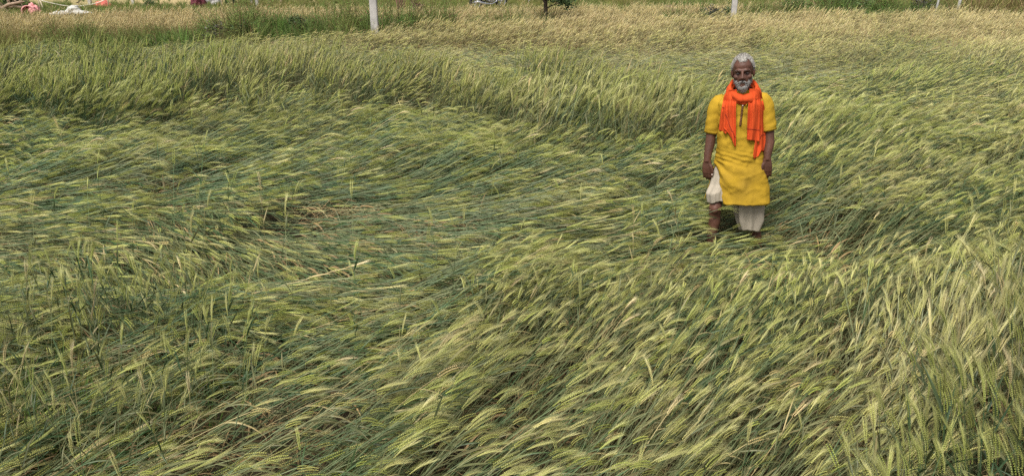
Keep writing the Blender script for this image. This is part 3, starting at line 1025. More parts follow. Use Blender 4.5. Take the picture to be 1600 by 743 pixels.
# ---------------- scarf: a loop round the neck and two hanging ends
SCARF = mat("orange_cloth", (0.52, 0.068, 0.017), rough=0.9, spec=0.08, var=0.14, vscale=6, bump=0.2, bscale=260)
sc = MB()
NL = 56
rows = []
for i in range(NL):
    a = 2 * math.pi * i / NL                 # 0 = front
    f = 0.5 + 0.5 * math.cos(a)
    c = V((0.030 + 0.100 * math.sin(a), -0.010 - (0.098 if math.cos(a) > 0 else 0.070) * math.cos(a), 1.436 - 0.094 * f ** 0.9))
    n = V((math.sin(a), -math.cos(a), 0.25)).normalized()
    u = V((0, 0, 1)); u = (u - n * u.dot(n)).normalized()
    row = []
    for k in range(22):
        q = 2 * math.pi * k / 22
        fold = 0.0055 * math.sin(3 * q + 2.2 * math.sin(a + 0.6) + 1.2 * a) + 0.006 * mnoise.noise(V((math.sin(a) * 3, math.cos(a) * 3, q * .8))) + .004 * (1 - 2.2 * abs(mnoise.noise(V((a * 2.2, q * 1.3, 4)))))
        row.append(c + n * math.cos(q) * (0.0185 + fold) + u * math.sin(q) * (0.034 + fold) + V((0, 0, -.012 * math.sin(a + .4))))
    rows.append(row)
rows.append(rows[0])
grid(sc, rows, True)
def tail(left, right, bottom, folds, seed, lift=0.012, top=None):
    """left/right edges as (photo y, photo x) lists, bottom edge as photo y across"""
    rows = []
    nt_, ns = 46, 34
    for i in range(nt_ + 1):
        t = i / nt_
        row = []
        for k in range(ns + 1):
            s = k / ns
            yb = float(np.interp(s, [q[0] for q in bottom], [q[1] for q in bottom]))
            yt = top if top else 140
            y = yt + (yb - yt) * t
            xl = float(np.interp(y, [q[0] for q in left], [q[1] for q in left]))
            xr = float(np.interp(y, [q[0] for q in right], [q[1] for q in right]))
            x = xl + (xr - xl) * s
            p = fig(x, y, 0.13)
            zz = min(p.z, 1.335)
            A, D, cx, cy = kz(zz)
            r = max(-0.97, min(0.97, (p.x - cx) / A))
            yk = cy - D * (1 - abs(r) ** (2 / 0.86)) ** 0.43
            fo = 0.011 * math.sin((s + 0.12 * math.sin(3 * t + seed)) * folds * 1.6 * math.pi + seed + 0.9 * t) * (0.6 + 0.4 * t) + 0.009 * mnoise.noise(V((s * 5.5 + 0.6 * t, t * 2.2, seed * 3))) * (1 - 0.35 * t) + 0.003 * mnoise.noise(V((s * 11, t * 4, seed * 5)))
            v = -yk + lift + fo + 0.010
            q_ = min(1.0, max(0.0, (p.z - 1.345) / 0.055)); v = v * (1 - q_) + 0.080 * q_
            p = fig(x, y, v)
            row.append(p)
        rows.append(row)
    # give it two faces and an edge
    n = ns + 1
    grid(sc, rows)
    return rows
T1 = tail([(136, 1139), (150, 1132), (170, 1128.5), (190, 1125.5), (208, 1124)], [(136, 1149), (150, 1149), (180, 1146), (208, 1136)], [(0, 203), (0.5, 206), (1.0, 210)], 1.5, 0.4, 0.006)
T2 = tail([(136, 1141), (150, 1136), (170, 1133), (200, 1132), (231, 1145)], [(136, 1152), (150, 1152), (170, 1151), (200, 1151), (231, 1150.5)], [(0, 200), (0.25, 209), (0.55, 222), (0.8, 231), (1.0, 229)], 2.2, 1.7, 0.017)
T3 = tail([(136, 1175), (150, 1176), (175, 1180), (205, 1182), (250, 1176)], [(136, 1184), (150, 1189), (170, 1193), (200, 1194), (240, 1194.5)], [(0, 244), (0.12, 250), (0.42, 246), (0.6, 238), (1.0, 237.5)], 2.0, 2.2, 0.006)
T4 = tail([(136, 1171), (152, 1170.5), (175, 1169), (221, 1167.5)], [(136, 1183), (150, 1186), (170, 1187), (200, 1186), (223, 1186)], [(0, 220), (0.6, 221.5), (1.0, 223)], 2.0, 3.4, 0.018)
so = sc.build("scarf", SCARF, man)
m_ = so.modifiers.new("thick", 'SOLIDIFY'); m_.thickness = 0.0035; m_.offset = 0
# thin dark woven lines across the scarf ends
LINE = mat("maroon_thread", (0.16, 0.012, 0.008), rough=0.8)
def thread(pts):
    m = MB(); m.tube([p + V((0, -0.0035, 0)) for p in pts], 0.0021, 5)
    m.build("woven_line", LINE, so)
thread([T2[int(26 + 14 * k / 34)][k] for k in range(4, 34)])
thread([T1[int(20 + 5 * k / 34)][k] for k in range(2, 22)])
thread(T4[36]); thread(T3[34][6:])
# ---------------- dhoti
DH = mat("offwhite_cotton", (0.335, 0.29, 0.225), rough=0.9, spec=0.1, var=0.12, vscale=9, bump=0.25, bscale=150)
dm = MB()
def legcloth(stations, nf, seed, n=72):
    """stations: (x, y, z, half width, half depth, fold depth, fold slant)"""
    rows = []
    zs = [s[2] for s in stations][::-1]
    N = 46
    for i in range(N):
        z = stations[0][2] + (stations[-1][2] - stations[0][2]) * i / (N - 1)
        cx, cy, a, b, fd, sl_ = [float(np.interp(z, zs, [s[j] for s in stations][::-1])) for j in (0, 1, 3, 4, 5, 6)]
        row = []
        for k in range(n):
            q = 2 * math.pi * k / n
            w = fd * (math.sin(nf * q + seed + sl_) + 0.6 * math.sin((nf * 1.7) * q + seed * 2 + sl_ * 1.6) + 0.8 * mnoise.noise(V((math.cos(q) * 2 + seed, math.sin(q) * 2, z * 7))))
            row.append(V((cx + (a + w) * math.sin(q), cy - (b + w) * math.cos(q), z + 0.012 * math.sin(q * 2 + seed) * (i / N))))
        rows.append(row)
    last = rows[-1]
    cx, cy = stations[-1][0], stations[-1][1]
    rows.append([V((cx + (p.x - cx) * 0.86, cy + (p.y - cy) * 0.86, p.z + 0.006)) for p in last])
    rows.append([V((cx + (p.x - cx) * 0.80, cy + (p.y - cy) * 0.80, p.z + 0.06)) for p in last])
    grid(dm, rows, True)
h1 = fig(1120, 300, 0.11); h2 = fig(1120, 313, 0.12)
legcloth([(-0.065, 0.02, 0.90, 0.085, 0.09, 0.003, 0), (-0.098, 0.005, 0.80, 0.090, 0.098, 0.004, 0.4), (-0.138, -0.045, 0.68, 0.078, 0.082, 0.006, 1.0), (h1.x, h1.y + 0.01, h1.z, 0.068, 0.076, 0.006, 1.8), (h2.x + .002, h2.y + 0.012, h2.z - 0.012, 0.061, 0.066, 0.007, 2.6)], 5, 0.6)
g1 = fig(1167, 325, 0.06); g2 = fig(1168, 345, 0.05); g3 = fig(1169, 361, 0.05)
legcloth([(0.075, 0.03, 0.90, 0.085, 0.09, 0.003, 0), (0.085, 0.02, 0.70, 0.110, 0.105, 0.006, 0.3), (0.066, 0.0, 0.52, 0.115, 0.090, 0.012, 0.6), (g1.x, g1.y + 0.05, g1.z, 0.110, 0.092, 0.014, 0.9), (g2.x, g2.y + 0.045, g2.z, 0.100, 0.085, 0.014, 1.2), (g3.x, g3.y + 0.04, g3.z, 0.074, 0.070, 0.008, 1.5)], 4, 2.0)
dho = dm.build("dhoti", DH, man)
# ------------------------------------------------------------------ weedy bank, far fields
def wpt(px, py, D):
    """the point seen at a photo pixel, D metres away along the ground"""
    a = R(PITCH) + math.atan((py - H0 / 2) / FPX)
    z = CAM_H - D * math.tan(a)
    dep = D * math.cos(R(PITCH)) + (CAM_H - z) * math.sin(R(PITCH))
    return Vector(((px - W0 / 2) * dep / FPX, D, z))
def foot(px, D):
    return wpt(px, proj(0, D, 0)[1], D)

GRN = ((0.125, 0.24, 0.048), (0.27, 0.25, 0.075))
GRN2 = ((0.085, 0.16, 0.045), (0.20, 0.18, 0.06))
GRNL = ((0.15, 0.24, 0.05), (0.38, 0.32, 0.11))
BRN = ((0.16, 0.10, 0.055), (0.30, 0.20, 0.10))

def tuft_forms(n, seed, blades=26, h=0.6, w=0.014, dry=0.15, broad=False):
    rd = random.Random(seed)
    out = []
    for k in range(n):
        m = MB()
        for b in range(blades):
            a = rd.uniform(0, 6.283)
            r = rd.uniform(0, 0.10)
            p = Vector((r * math.cos(a), r * math.sin(a), 0))
            a2 = a + rd.uniform(-1.2, 1.2)
            t = rd.uniform(0.05, 0.6)
            d = Vector((math.cos(a2) * t + 0.12, math.sin(a2) * t, 1)).normalized()
            c = rd.choice((GRN, GRN, GRN2, GRNL)) if rd.random() > dry else BRN
            ribbon(m, p, d, d.cross(Vector((rd.uniform(-1, 1), rd.uniform(-1, 1), .2))), h * rd.uniform(0.45, 1.1), w * rd.uniform(.7, 1.3), rd.uniform(0.1, 1.3), c, cmix(c, BRN, .25), n=4, twist=rd.uniform(-1, 1))
        if broad:                                # leafy weeds: stems with leaves along them
            for b in range(6):
                a = rd.uniform(0, 6.283)
                top = Vector((math.cos(a) * 0.22 * rd.random(), math.sin(a) * 0.22 * rd.random(), h * rd.uniform(.6, 1.1)))
                m.tube([(0, 0, 0), top * 0.55 + Vector((0.02, 0, 0)), top], [0.004, 0.003, 0.002], 3, [BRN] * 9, cap=False)
                for q in range(14):
                    s = rd.uniform(0.25, 1)
                    p = top * s
                    aa = rd.uniform(0, 6.283)
                    d = Vector((math.cos(aa), math.sin(aa), rd.uniform(-.1, .7)))
                    c = rd.choice((GRN, GRN2, GRNL))
                    ribbon(m, p, d, d.cross(Vector((0, 0, 1))), rd.uniform(.05, .10), rd.uniform(.02, .035), rd.uniform(.2, 1), c, c, n=3, fold=.15)
        out.append(m)
    return out

def spread(y0, y1, dens, seed, margin=2.3):
    g = np.random.default_rng(seed)
    x1 = 0.70 * y1 + margin
    n = int(2 * x1 * (y1 - y0) * dens)
    x = g.uniform(-x1, x1, n); y = g.uniform(y0, y1, n)
    k = np.abs(x) < 0.70 * y + margin
    return g, x[k], y[k], photo_x(x[k], y[k])

def pts(g, x, y, s, ripe, nform, lean=6):
    n = len(x)
    return dict(x=x, y=y, z=np.zeros(n), rx=g.normal(0, R(lean), n), ry=g.normal(R(4), R(lean), n), rz=g.uniform(0, 6.283, n),
                s=s, var=g.integers(0, nform, n), ripe=np.clip(ripe, 0, 1), tint=np.clip(g.normal(1, .16, n), .55, 1.5))

WEED = plant_material("weed_plants", sheen=0.2, transl=0.3, rough=0.6)
# weeds on the bank between the fields: height by photo x
WX = [-300, 0, 120, 250, 310, 345, 400, 430, 470, 560, 620, 720, 800, 850, 890, 940, 1000, 1080, 1110, 1200, 1300, 1380, 1450, 1520, 1700]
WH = [.50, .50, .46, .46, .55, .78, .74, .50, .62, .72, .70, .62, .66, .58, .24, .12, .30, .42, .55, .50, .62, .60, .55, .55, .55]
WR = [.38, .42, .40, .2, .15, .25, .15, .10, .10, .15, .10, .10, .10, .15, .5, .6, .25, .2, .2, .2, .15, .12, .12, .5, .6]
BW = [[0, 300, 500, 700, 900, 1000, 1150, 1300, 1500, 1700], [1.9, 1.9, 2.0, 1.2, .6, .8, 1.5, 2.6, 2.8, 2.8]]
BH = [[-300, 300, 420, 600, 800, 860, 900, 980, 1040, 1150, 1300, 1700], [.24, .26, .28, .36, .36, .28, .04, .04, .18, .26, .30, .30]]
def bank_z(x, y, px):
    t = (y - np.interp(px, FX, FD)) / (np.interp(px, *BW) + .3)
    return np.interp(px, *BH) * np.clip(np.sin(np.clip(t, 0, 1) * math.pi), 0, 1) ** .7
bx = np.linspace(-19, 19, 160)
bv, bf = [], []
for xx in bx:
    yy = 18.0
    for _ in range(8):
        yy = float(np.interp(photo_x(xx, yy), FX, FD))
    pxx = photo_x(xx, yy)
    wd_ = float(np.interp(pxx, *BW)) + .3
    hb_ = float(np.interp(pxx, *BH))
    for q in range(11):
        t = q / 10
        bv.append((xx, yy + t * wd_, -.02 + hb_ * math.sin(t * math.pi) ** .7 + .03 * mnoise.noise(Vector((xx * 2, t * 3, 1))) * math.sin(t * math.pi)))
for i in range(159):
    for q in range(10):
        a = i * 11 + q
        bf.append((a, a + 11, a + 12, a + 1))
bme = bpy.data.meshes.new("earth_bank"); bme.from_pydata(bv, [], bf)
bank = link("earth_bank", bme, mat("bank_soil", (0.10, 0.085, 0.04), rough=.95, spec=.1, var=.35, vscale=3, bump=.7, bscale=12, col2=(0.10, 0.12, 0.04)))
tag(bank, "low raised earth bank overgrown with weeds between the two fields", "bank", kind="structure")
g, x, y, px = spread(15.0, 25.0, 30, 51)
e0 = np.interp(px, FX, FD)
wid = np.interp(px, [0, 300, 500, 700, 900, 1000, 1150, 1300, 1500, 1700], [1.9, 1.9, 2.0, 1.2, .6, .8, 1.5, 2.6, 2.8, 2.8])
k = (y > e0 - 0.25 + 0.3 * vnoise(x, y, .6, 61)) & (y < e0 + wid + .4 * vnoise(x, y, .8, 62))
x, y, px = x[k], y[k], px[k]
hh = np.interp(px, WX, WH) * (1 + .55 * vnoise(x, y, 0.6, 63)) * g.uniform(.7, 1.15, len(x))
rp = np.interp(px, WX, WR) + .35 * vnoise(x, y, .9, 64) + g.normal(0, .12, len(x))
wf = tuft_forms(5, 1, 24, 1.0, 0.022, .12) + tuft_forms(5, 2, 10, 1.0, 0.02, .15, True)
P = pts(g, x, y, hh, rp, 10); P['z'] = bank_z(x, y, px)
weeds = scatter("weeds", wf, P, WEED)
tag(weeds, "belt of green weeds and grass on the bank between the two wheat fields", "weeds", kind="stuff")

X_, Y_, S_, R_, g = leafy([(428, 245, .30, 26, .40, .1), (600, 215, .12, 12, .42, .05), (90, 205, .30, 30, .42, .1), (235, 225, .3, 22, .40, .1), (990, 300, .15, 12, .30, .1), (1290, 270, .3, 22, .38, .1), (1350, 250, .2, 14, .36, .1),
   (1420, 410, .10, 7, .30, .1), (110, 690, .30, 22, .42, .1), (20, 720, .2, 14, .42, .2), (60, 640, .3, 18, .42, .1), (210, 650, .3, 16, .40, .15), (330, 600, .22, 12, .36, .25), (560, 720, .06, 3, .34, .1), (1140, 470, .06, 4, .30, .1), (1240, 455, .06, 4, .3, .1), (1110, 640, .05, 3, .3, .1), (960, 265, .3, 16, .36, .1), (830, 225, .4, 20, .36, .1)], 71)
tufts = scatter("leafy_tufts", tuft_forms(5, 6, 16, 1.0, 0.03, .1), pts(g, X_, Y_, S_, R_, 5), WEED)
tag(tufts, "dark green leafy blades standing up here and there in the flattened wheat", "grass", kind="stuff")
STRAW1, STRAW2 = ((.38, .25, .11), (.42, .30, .14)), ((.42, .30, .15), (.46, .33, .17))
sf = []
rd = random.Random(17)
for k_ in range(5):
    m = MB()
    for b in range(9):
        a = rd.gauss(0, .7)
        p = Vector((rd.uniform(-.12, .12), rd.uniform(-.08, .08), rd.uniform(.02, .16)))
        c = rd.choice((STRAW1, STRAW2, DEAD))
        ribbon(m, p, Vector((math.cos(a), math.sin(a), rd.uniform(.1, .6))), Vector((-math.sin(a), math.cos(a), rd.uniform(-.8, .8))), rd.uniform(.14, .34), rd.uniform(.005, .011), rd.uniform(.2, 1.6), c, c, n=5, twist=rd.uniform(-2, 2))
    sf.append(m)
X_, Y_, S_, R_, g = leafy([(285, 300, .3, 9, 1, .3), (255, 310, .2, 6, 1, .3), (520, 350, .25, 14, 1, .3), (545, 370, .15, 6, 1, .3), (515, 540, .06, 5, 1, .5), (770, 490, .18, 8, 1, .3), (810, 510, .12, 5, 1, .3), (815, 215, .2, 10, 1, .2), (545, 535, .1, 3, 1, .2),
   (250, 690, .5, 14, 1, .2), (60, 640, .25, 6, 1, .2), (120, 720, .3, 8, 1, .2), (440, 640, .3, 4, 1, .3), (940, 540, .4, 10, 1, .3), (1180, 440, .1, 4, 1, .4), (1250, 480, .2, 6, 1, .2), (1010, 640, .5, 14, 1, .2), (1400, 470, .5, 12, 1, .2), (700, 640, .5, 12, 1, .2), (1320, 640, .4, 12, 1, .2), (1560, 690, .3, 12, 1, .2)], 72)
P = pts(g, X_, Y_, S_, R_, 5); P['rz'] = g.normal(R(20), R(45), len(X_)); P['z'] = g.uniform(.0, .16, len(X_))
straw = scatter("dead_straw", sf, P, WEED)
tag(straw, "dead orange brown leaves and straw tangled in the flattened wheat", "straw", kind="stuff")

# second field, ripe and golden
X2 = [-500, 0, 200, 350, 450, 600, 700, 1000, 1180, 1300, 1600, 2100]
D2 = [20.2, 20.6, 21.4, 22.0, 22.2, 21.7, 22.3, 22.8, 23.1, 24.0, 25.0, 25.0]
g, x, y, px = spread(16.4, 25.2, 80, 52)
e0 = np.interp(px, FX, FD) + np.interp(px, [0, 300, 500, 700, 900, 1150, 1300], [1.8, 1.7, 1.9, 1.1, .6, 1.1, 2.2])
k = (y > e0 + .2 * vnoise(x, y, .5, 65)) & (y < np.interp(px, X2, D2) + .15 * vnoise(x, y, .6, 66)) & (px < 1330)
x, y, px = x[k], y[k], px[k]
P = pts(g, x, y, g.normal(.66, .05, len(x)), .86 + .12 * vnoise(x, y, .8, 67) + g.normal(0, .08, len(x)), NV[2] * 2)
P['ry'] = g.normal(R(8), R(9), len(x)); P['rz'] = g.normal(R(10), R(25), len(x))
gold = scatter("ripe_wheat_field", wheat_forms(2)[:NV[2] * 2], P, WHEAT)
tag(gold, "strip of ripe golden wheat beyond the weedy bank", "wheat field", kind="stuff")

# short grass beyond it
g, x, y, px = spread(19.0, 34.0, 26, 53, 2.0)
bare = np.clip((y - np.interp(px, [0, 130, 300, 420, 700, 1600], [28.5, 27.2, 28.0, 30.0, 33.0, 34.0])) / 2.5, 0, 1)
k = (y > np.interp(px, X2, D2) + .2) & (g.random(len(x)) > bare * .93)
x, y, px = x[k], y[k], px[k]
rp = np.interp(px, [0, 200, 330, 450, 750, 1000], [.25, .15, .15, .5, .5, .4]) + .3 * vnoise(x, y, 1.6, 68) + g.normal(0, .1, len(x))
grass = scatter("short_grass", tuft_forms(6, 3, 30, 1.0, 0.03, .15), pts(g, x, y, g.uniform(.16, .34, len(x)), rp, 6, 10), WEED)
tag(grass, "short green grass behind the ripe wheat, thinning to bare tan ground", "grass", kind="stuff")

# tall dry grass at the right-hand end of the bank
g, x, y, px = spread(20.6, 26.0, 22, 54, 2.0)
k = (px > 1490 + 25 * vnoise(x, y, .8, 69)) & (y > 21.3)
x, y = x[k], y[k]
reed = scatter("tall_dry_grass", tuft_forms(6, 4, 22, 1.0, 0.018, .35), pts(g, x, y, g.uniform(.7, 1.35, len(x)), g.uniform(.55, 1, len(x)), 6, 12), WEED)
tag(reed, "tall yellowing grass and reeds at the end of the weedy bank", "reeds", kind="stuff")

# ------------------------------------------------------------------ poles and posts
CONC = mat("concrete", (0.40, 0.375, 0.345), rough=0.9, spec=0.15, var=0.22, vscale=6, bump=0.4, bscale=30)
WHITE = mat("white_paint", (0.38, 0.365, 0.33), rough=0.8, var=0.3, vscale=5)
GREY = mat("weathered_wood", (0.26, 0.22, 0.18), rough=0.9, var=0.3, vscale=10, bump=0.4)
DGREEN = mat("green_paint", (0.035, 0.055, 0.035), rough=0.5, var=0.3, vscale=8)
BAMBOO = mat("bamboo", (0.50, 0.42, 0.29), rough=0.7, var=0.25, vscale=12)

def concrete_pole(px, D, w, h, label, lean=0.0):
    b = foot(px, D)
    o = empty("concrete_pole", b)
    o.rotation_euler = (0, lean, 0)
    m = MB()
    vs, fs = [], []
    N = 14
    prof = [(-.5, -.35), (-.42, -.42), (.42, -.42), (.5, -.35), (.5, .35), (.42, .42), (-.42, .42), (-.5, .35)]
    for i in range(N + 1):
        t = i / N
        q = w * (1.05 - 0.38 * t)
        for a, c in prof: vs.append((a * q, c * q * .9, -0.3 + (h + .3) * t))
    for i in range(N):
        for k_ in range(8):
            fs.append((i * 8 + k_, i * 8 + (k_ + 1) % 8, i * 8 + 8 + (k_ + 1) % 8, i * 8 + 8 + k_))
    fs.append(tuple(range(N * 8, N * 8 + 8)))
    m.add(vs, fs)
    m.build("shaft", CONC, o, smooth=False)
    for z in (0.42 * h, 0.7 * h):
        r = MB(); r.box((0, -w * .34, z), (w * .5, .012, .02))
        r.build("climbing_slot", GREY, o, smooth=False)
    c = MB(); c.box((0, 0, h - .35), (1.2, .07, .09))
    c.build("crossarm", GREY, o, smooth=False)
    for dx in (-.5, 0, .5):
        i_ = MB(); i_.tube([(dx, 0, h - .305), (dx, 0, h - .25), (dx, 0, h - .2), (dx, 0, h - .14)], [.02, .045, .03, .04], 10)
        i_.build("insulator", WHITE, o)
    tag(o, label, "pole", "concrete poles along the bank")
    return o
concrete_pole(588, 17.6, 0.16, 6.5, "weathered pale concrete pole at the edge of the field, among leafy weeds")
concrete_pole(1143, 20.9, 0.132, 6.5, "grey concrete pole rising from the weeds behind the man", )

def post(name, px, D, h, r, m, label, lean=(0, 0), group=None, square=False):
    b = foot(px, D)
    o = MB()
    if square:
        o.box((0, 0, h / 2 - .1), (r * 2, r * 2, h + .2))
        o.box((0, 0, h + .015), (r * 2.3, r * 2.3, .03))
    else:
        o.tube([(0, 0, -.2), (0.01 * lean[0], 0, h * .5), (lean[0] * .1, 0, h)], [r, r * .95, r * .85], 8)
    ob = o.build(name, m, None, smooth=not square)
    ob.location = b
    ob.rotation_euler = (0, R(lean[1]), 0)
    tag(ob, label, "post", group)
    return ob
post("leaning_post", 1455.5, 22.0, 1.6, .030, WHITE, "thin whitish stake leaning beside a dark shrub", (0, 3))
post("leaning_post", 1486, 21.7, 1.7, .044, WHITE, "thicker whitish post leaning at the edge of the tall dry grass", (0, 6))
post("fence_post", 348, 28.4, 1.2, .035, BAMBOO, "pale bamboo post beside the grey tarpaulin heap")
post("fence_post", 354.5, 28.6, 1.3, .030, DGREEN, "thin dark post next to the pale bamboo post")
post("fence_post", 366, 28.6, 1.4, .050, DGREEN, "thick dark green post in the far grass")
post("fence_post", 394.5, 28.7, 1.2, .038, WHITE, "white post standing between the thick green post and the square post", square=False)
post("fence_post", 402.5, 28.2, 1.3, .045, WHITE, "square white post with a cap beyond the ripe wheat", square=True)
post("fence_post", 440, 29.3, 1.2, .040, BAMBOO, "pale post farthest from the grey tarpaulin heap, alone")
post("white_post", 827, 30.5, 1.2, .040, WHITE, "small white post seen left of the sapling across the golden field", square=True)
post("white_post", 873, 29.0, 1.2, .050, WHITE, "small white post just right of the sapling across the golden field", square=True)
post("white_post", 141, 30.3, 1.6, .055, WHITE, "stout white post above the red cloth bundle", square=True)
# white rail fence
fo = empty("rail_fence", foot(226, 30.2))
tag(fo, "low white rail fence across the bare ground behind the grass", "fence")
for dx in (-.42,):
    m = MB(); m.box((dx, 0, .38), (.09, .09, .80)); m.build("post", WHITE, fo, smooth=False)
for z in (.36, .66):
    m = MB(); m.box((-.1, -.055, z), (2.1, .018, .05)); m.build("rail", WHITE, fo, smooth=False)

# ------------------------------------------------------------------ bushes, sapling, brush pile
LEAFM = plant_material("shrub_leaves", sheen=0.25, transl=0.25, rough=0.55)
def leaf_mat(name, c, c2):
    return mat(name, c, rough=0.6, spec=0.25, var=0.0, vscale=2.5, col2=c2)
DKLEAF = leaf_mat("dark_leaves", (0.03, 0.055, 0.022), (0.085, 0.13, 0.04))
MIDLEAF = leaf_mat("mid_leaves", (0.05, 0.085, 0.03), (0.11, 0.16, 0.05))
DRYLEAF = leaf_mat("dry_leaves", (0.10, 0.05, 0.04), (0.20, 0.13, 0.09))
GRLEAF = leaf_mat("grey_leaves", (0.06, 0.06, 0.045), (0.13, 0.12, 0.09))
BARK = mat("bark", (0.085, 0.06, 0.042), rough=0.95, var=0.35, vscale=14, bump=0.6, bscale=40)

def leaves(m, c, rad, n, size, rd, hollow=0.4):
    for _ in range(n):
        d = Vector((rd.gauss(0, 1), rd.gauss(0, 1), rd.gauss(0, 1))).normalized()
        q = (rd.uniform(hollow, 1.0)) * (1 + .35 * mnoise.noise(d * 2.3 + Vector(c)))
        p = Vector((c[0] + d.x * rad[0] * q, c[1] + d.y * rad[1] * q, c[2] + d.z * rad[2] * q))
        a = Vector((rd.uniform(-1, 1), rd.uniform(-1, 1), rd.uniform(-.5, .7))).normalized()
        b = a.cross(Vector((rd.uniform(-1, 1), rd.uniform(-1, 1), rd.uniform(-1, 1)))).normalized()
        l, w = size * rd.uniform(.7, 1.4), size * rd.uniform(.2, .38)
        up = a.cross(b) * l * .12
        m.add([p, p + a * l * .5 - b * w + up, p + a * l, p + a * l * .5 + b * w + up], [(0, 1, 2), (0, 2, 3)])

def bush(px, D, w, h, lm, label, seed, n=700, size=.07, group=None):
    rd = random.Random(seed)
    o = empty("bush", foot(px, D))
    s = MB()
    for k_ in range(7):
        a = k_ * .9 + rd.uniform(-.3, .3)
        tip = Vector((math.cos(a) * w * .35, math.sin(a) * w * .3, h * rd.uniform(.6, .95)))
        s.tube([(0, 0, -.05), tip * .5 + Vector((rd.uniform(-.04, .04), 0, .03)), tip], [.012, .009, .004], 5)
    s.build("stem", BARK, o)
    m = MB()
    for k_ in range(5):
        c = (rd.uniform(-.3, .3) * w, rd.uniform(-.25, .25) * w, h * rd.uniform(.35, .72))
        leaves(m, c, (w * .33, w * .3, h * .36), n // 5, size, rd)
    m.build("foliage", lm, o, smooth=False)
    tag(o, label, "bush", group)
    return o
bush(348, 17.3, .62, .78, GRLEAF, "greyish brown bush at the near edge of the ripe wheat, in the weeds", 1, 800, .06)
bush(385, 17.3, .75, .70, DKLEAF, "dark green bush beside the greyish brown one in the weeds", 2, 900, .07)
bush(474, 18.6, .62, .72, DKLEAF, "dark rounded bush in the weeds left of the weathered concrete pole", 3, 900, .06)
bush(235, 27.9, .42, .36, DKLEAF, "small dark bush on the grass in front of the rail fence", 4, 400, .05)
bush(1112, 21.6, .95, .78, GRLEAF, "brownish green bush left of the grey concrete pole", 5, 900, .07)
bush(1139, 21.5, .50, .85, DKLEAF, "dark bush right behind the grey concrete pole", 6, 700, .06)
bush(1442, 22.4, .75, .95, GRLEAF, "dark grey shrub beside the thin leaning stake", 7, 1000, .06)
bush(1325, 23.0, 1.2, .85, MIDLEAF, "wide leafy green bush in the weeds right of the man", 8, 1100, .08)
bush(1240, 22.8, 1.0, .75, DKLEAF, "low dark bush in the weeds between the pole and the wide green bush", 9, 900, .07)
bush(655, 23.0, .45, .78, DRYLEAF, "low reddish brown dried bush at the far side of the ripe wheat", 10, 420, .05)
bush(1592, 23.2, .55, 1.1, DRYLEAF, "dry brown shrub standing in the tall yellowing grass", 11, 600, .06)
# dried stalk plant
rd = random.Random(77)
o = empty("dry_stalks", foot(626.5, 23.3))
m = MB()
for k_ in range(22):
    a = rd.uniform(0, 6.28); r_ = rd.uniform(0, .09)
    tip = Vector((math.cos(a) * r_ * 2.2, math.sin(a) * r_ * 2, rd.uniform(.7, 1.25)))
    m.tube([(math.cos(a) * r_, math.sin(a) * r_, -.05), tip * .55, tip], [.011, .009, .005], 5)
m.build("stalks", mat("dry_stalk", (0.16, 0.085, 0.06), rough=.9, var=.3, vscale=12), o)
m = MB(); leaves(m, (0, 0, .22), (.15, .13, .22), 260, .06, rd); m.build("dead_leaves", DRYLEAF, o, smooth=False)
tag(o, "upright clump of dry maroon brown stalks beyond the ripe wheat", "plant")

# sapling
def sapling(px, D, label):
    rd = random.Random(9)
    o = empty("sapling", foot(px, D))
    t = MB()
    t.tube([(0, 0, -.1), (.01, 0, .4), (-.01, 0, .9), (.02, .01, 1.4), (.0, 0, 2.1)], [.062, .052, .047, .038, .018], 10)
    t.build("trunk", BARK, o)
    br = MB(); tips = []
    for k_ in range(14):
        a = k_ * 2.4; z = .70 + k_ * .09
        L_ = rd.uniform(.35, .62) * (1.1 - k_ * .03)
        tip = Vector((math.cos(a) * L_, math.sin(a) * L_, z + rd.uniform(-.02, .4)))
        br.tube([(0, 0, z), Vector((0, 0, z)).lerp(tip, .5) + Vector((0, 0, .05)), tip], [.018, .012, .005], 5)
        tips.append(tip)
    br.build("branches", BARK, o)
    c = MB()
    for tp in tips:
        leaves(c, tp, (.26, .26, .20), 130, .085, rd, .1)
        leaves(c, tp * .6 + Vector((0, 0, .4)), (.22, .22, .18), 60, .085, rd, .1)
    c.build("crown", DKLEAF, o, smooth=False)
    tag(o, label, "tree")
sapling(852, 20.3, "young tree with a dark trunk at the end of the weedy strip")

# uprooted brush at the far left
rd = random.Random(31)
o = empty("brush_pile", foot(4, 26.6))
tag(o, "heap of cut branches and roots with dark leaves behind the golden wheat", "brush pile")
for k_ in range(3):
    m = MB()
    a = (.25, -.5, 2.6)[k_]
    L_ = (1.3, 1.1, 1.2)[k_]
    p0 = Vector((-.1 + .15 * k_, -.1 * k_, .12))
    d = Vector((math.cos(a), math.sin(a) * .4, (.05, .30, .42)[k_]))
    m.tube([p0 - d * .2, p0 + d * L_ * .35 + Vector((0, 0, .06)), p0 + d * L_ * .7, p0 + d * L_ + Vector((0, 0, -.05))], [.07, .06, .045, .02], 8)
    for q in range(6):
        b = p0 + d * L_ * rd.uniform(.2, .9)
        t = b + Vector((rd.uniform(-.35, .35), rd.uniform(-.25, .25), rd.uniform(.05, .45)))
        m.tube([b, b.lerp(t, .5) + Vector((rd.uniform(-.05, .05), 0, .05)), t], [.028, .018, .006], 6)
    m.build("branch", mat("pale_root", (0.27, 0.19, 0.13), rough=.9, var=.35, vscale=9, bump=.5) if k_ == 0 else bpy.data.materials["pale_root"], o)
m = MB()
for q in range(7):
    leaves(m, (rd.uniform(-.9, .45), rd.uniform(0, .5), rd.uniform(.2, .9)), (.38, .3, .28), 330, .07, rd, .1)
m.build("foliage", DKLEAF, o, smooth=False)

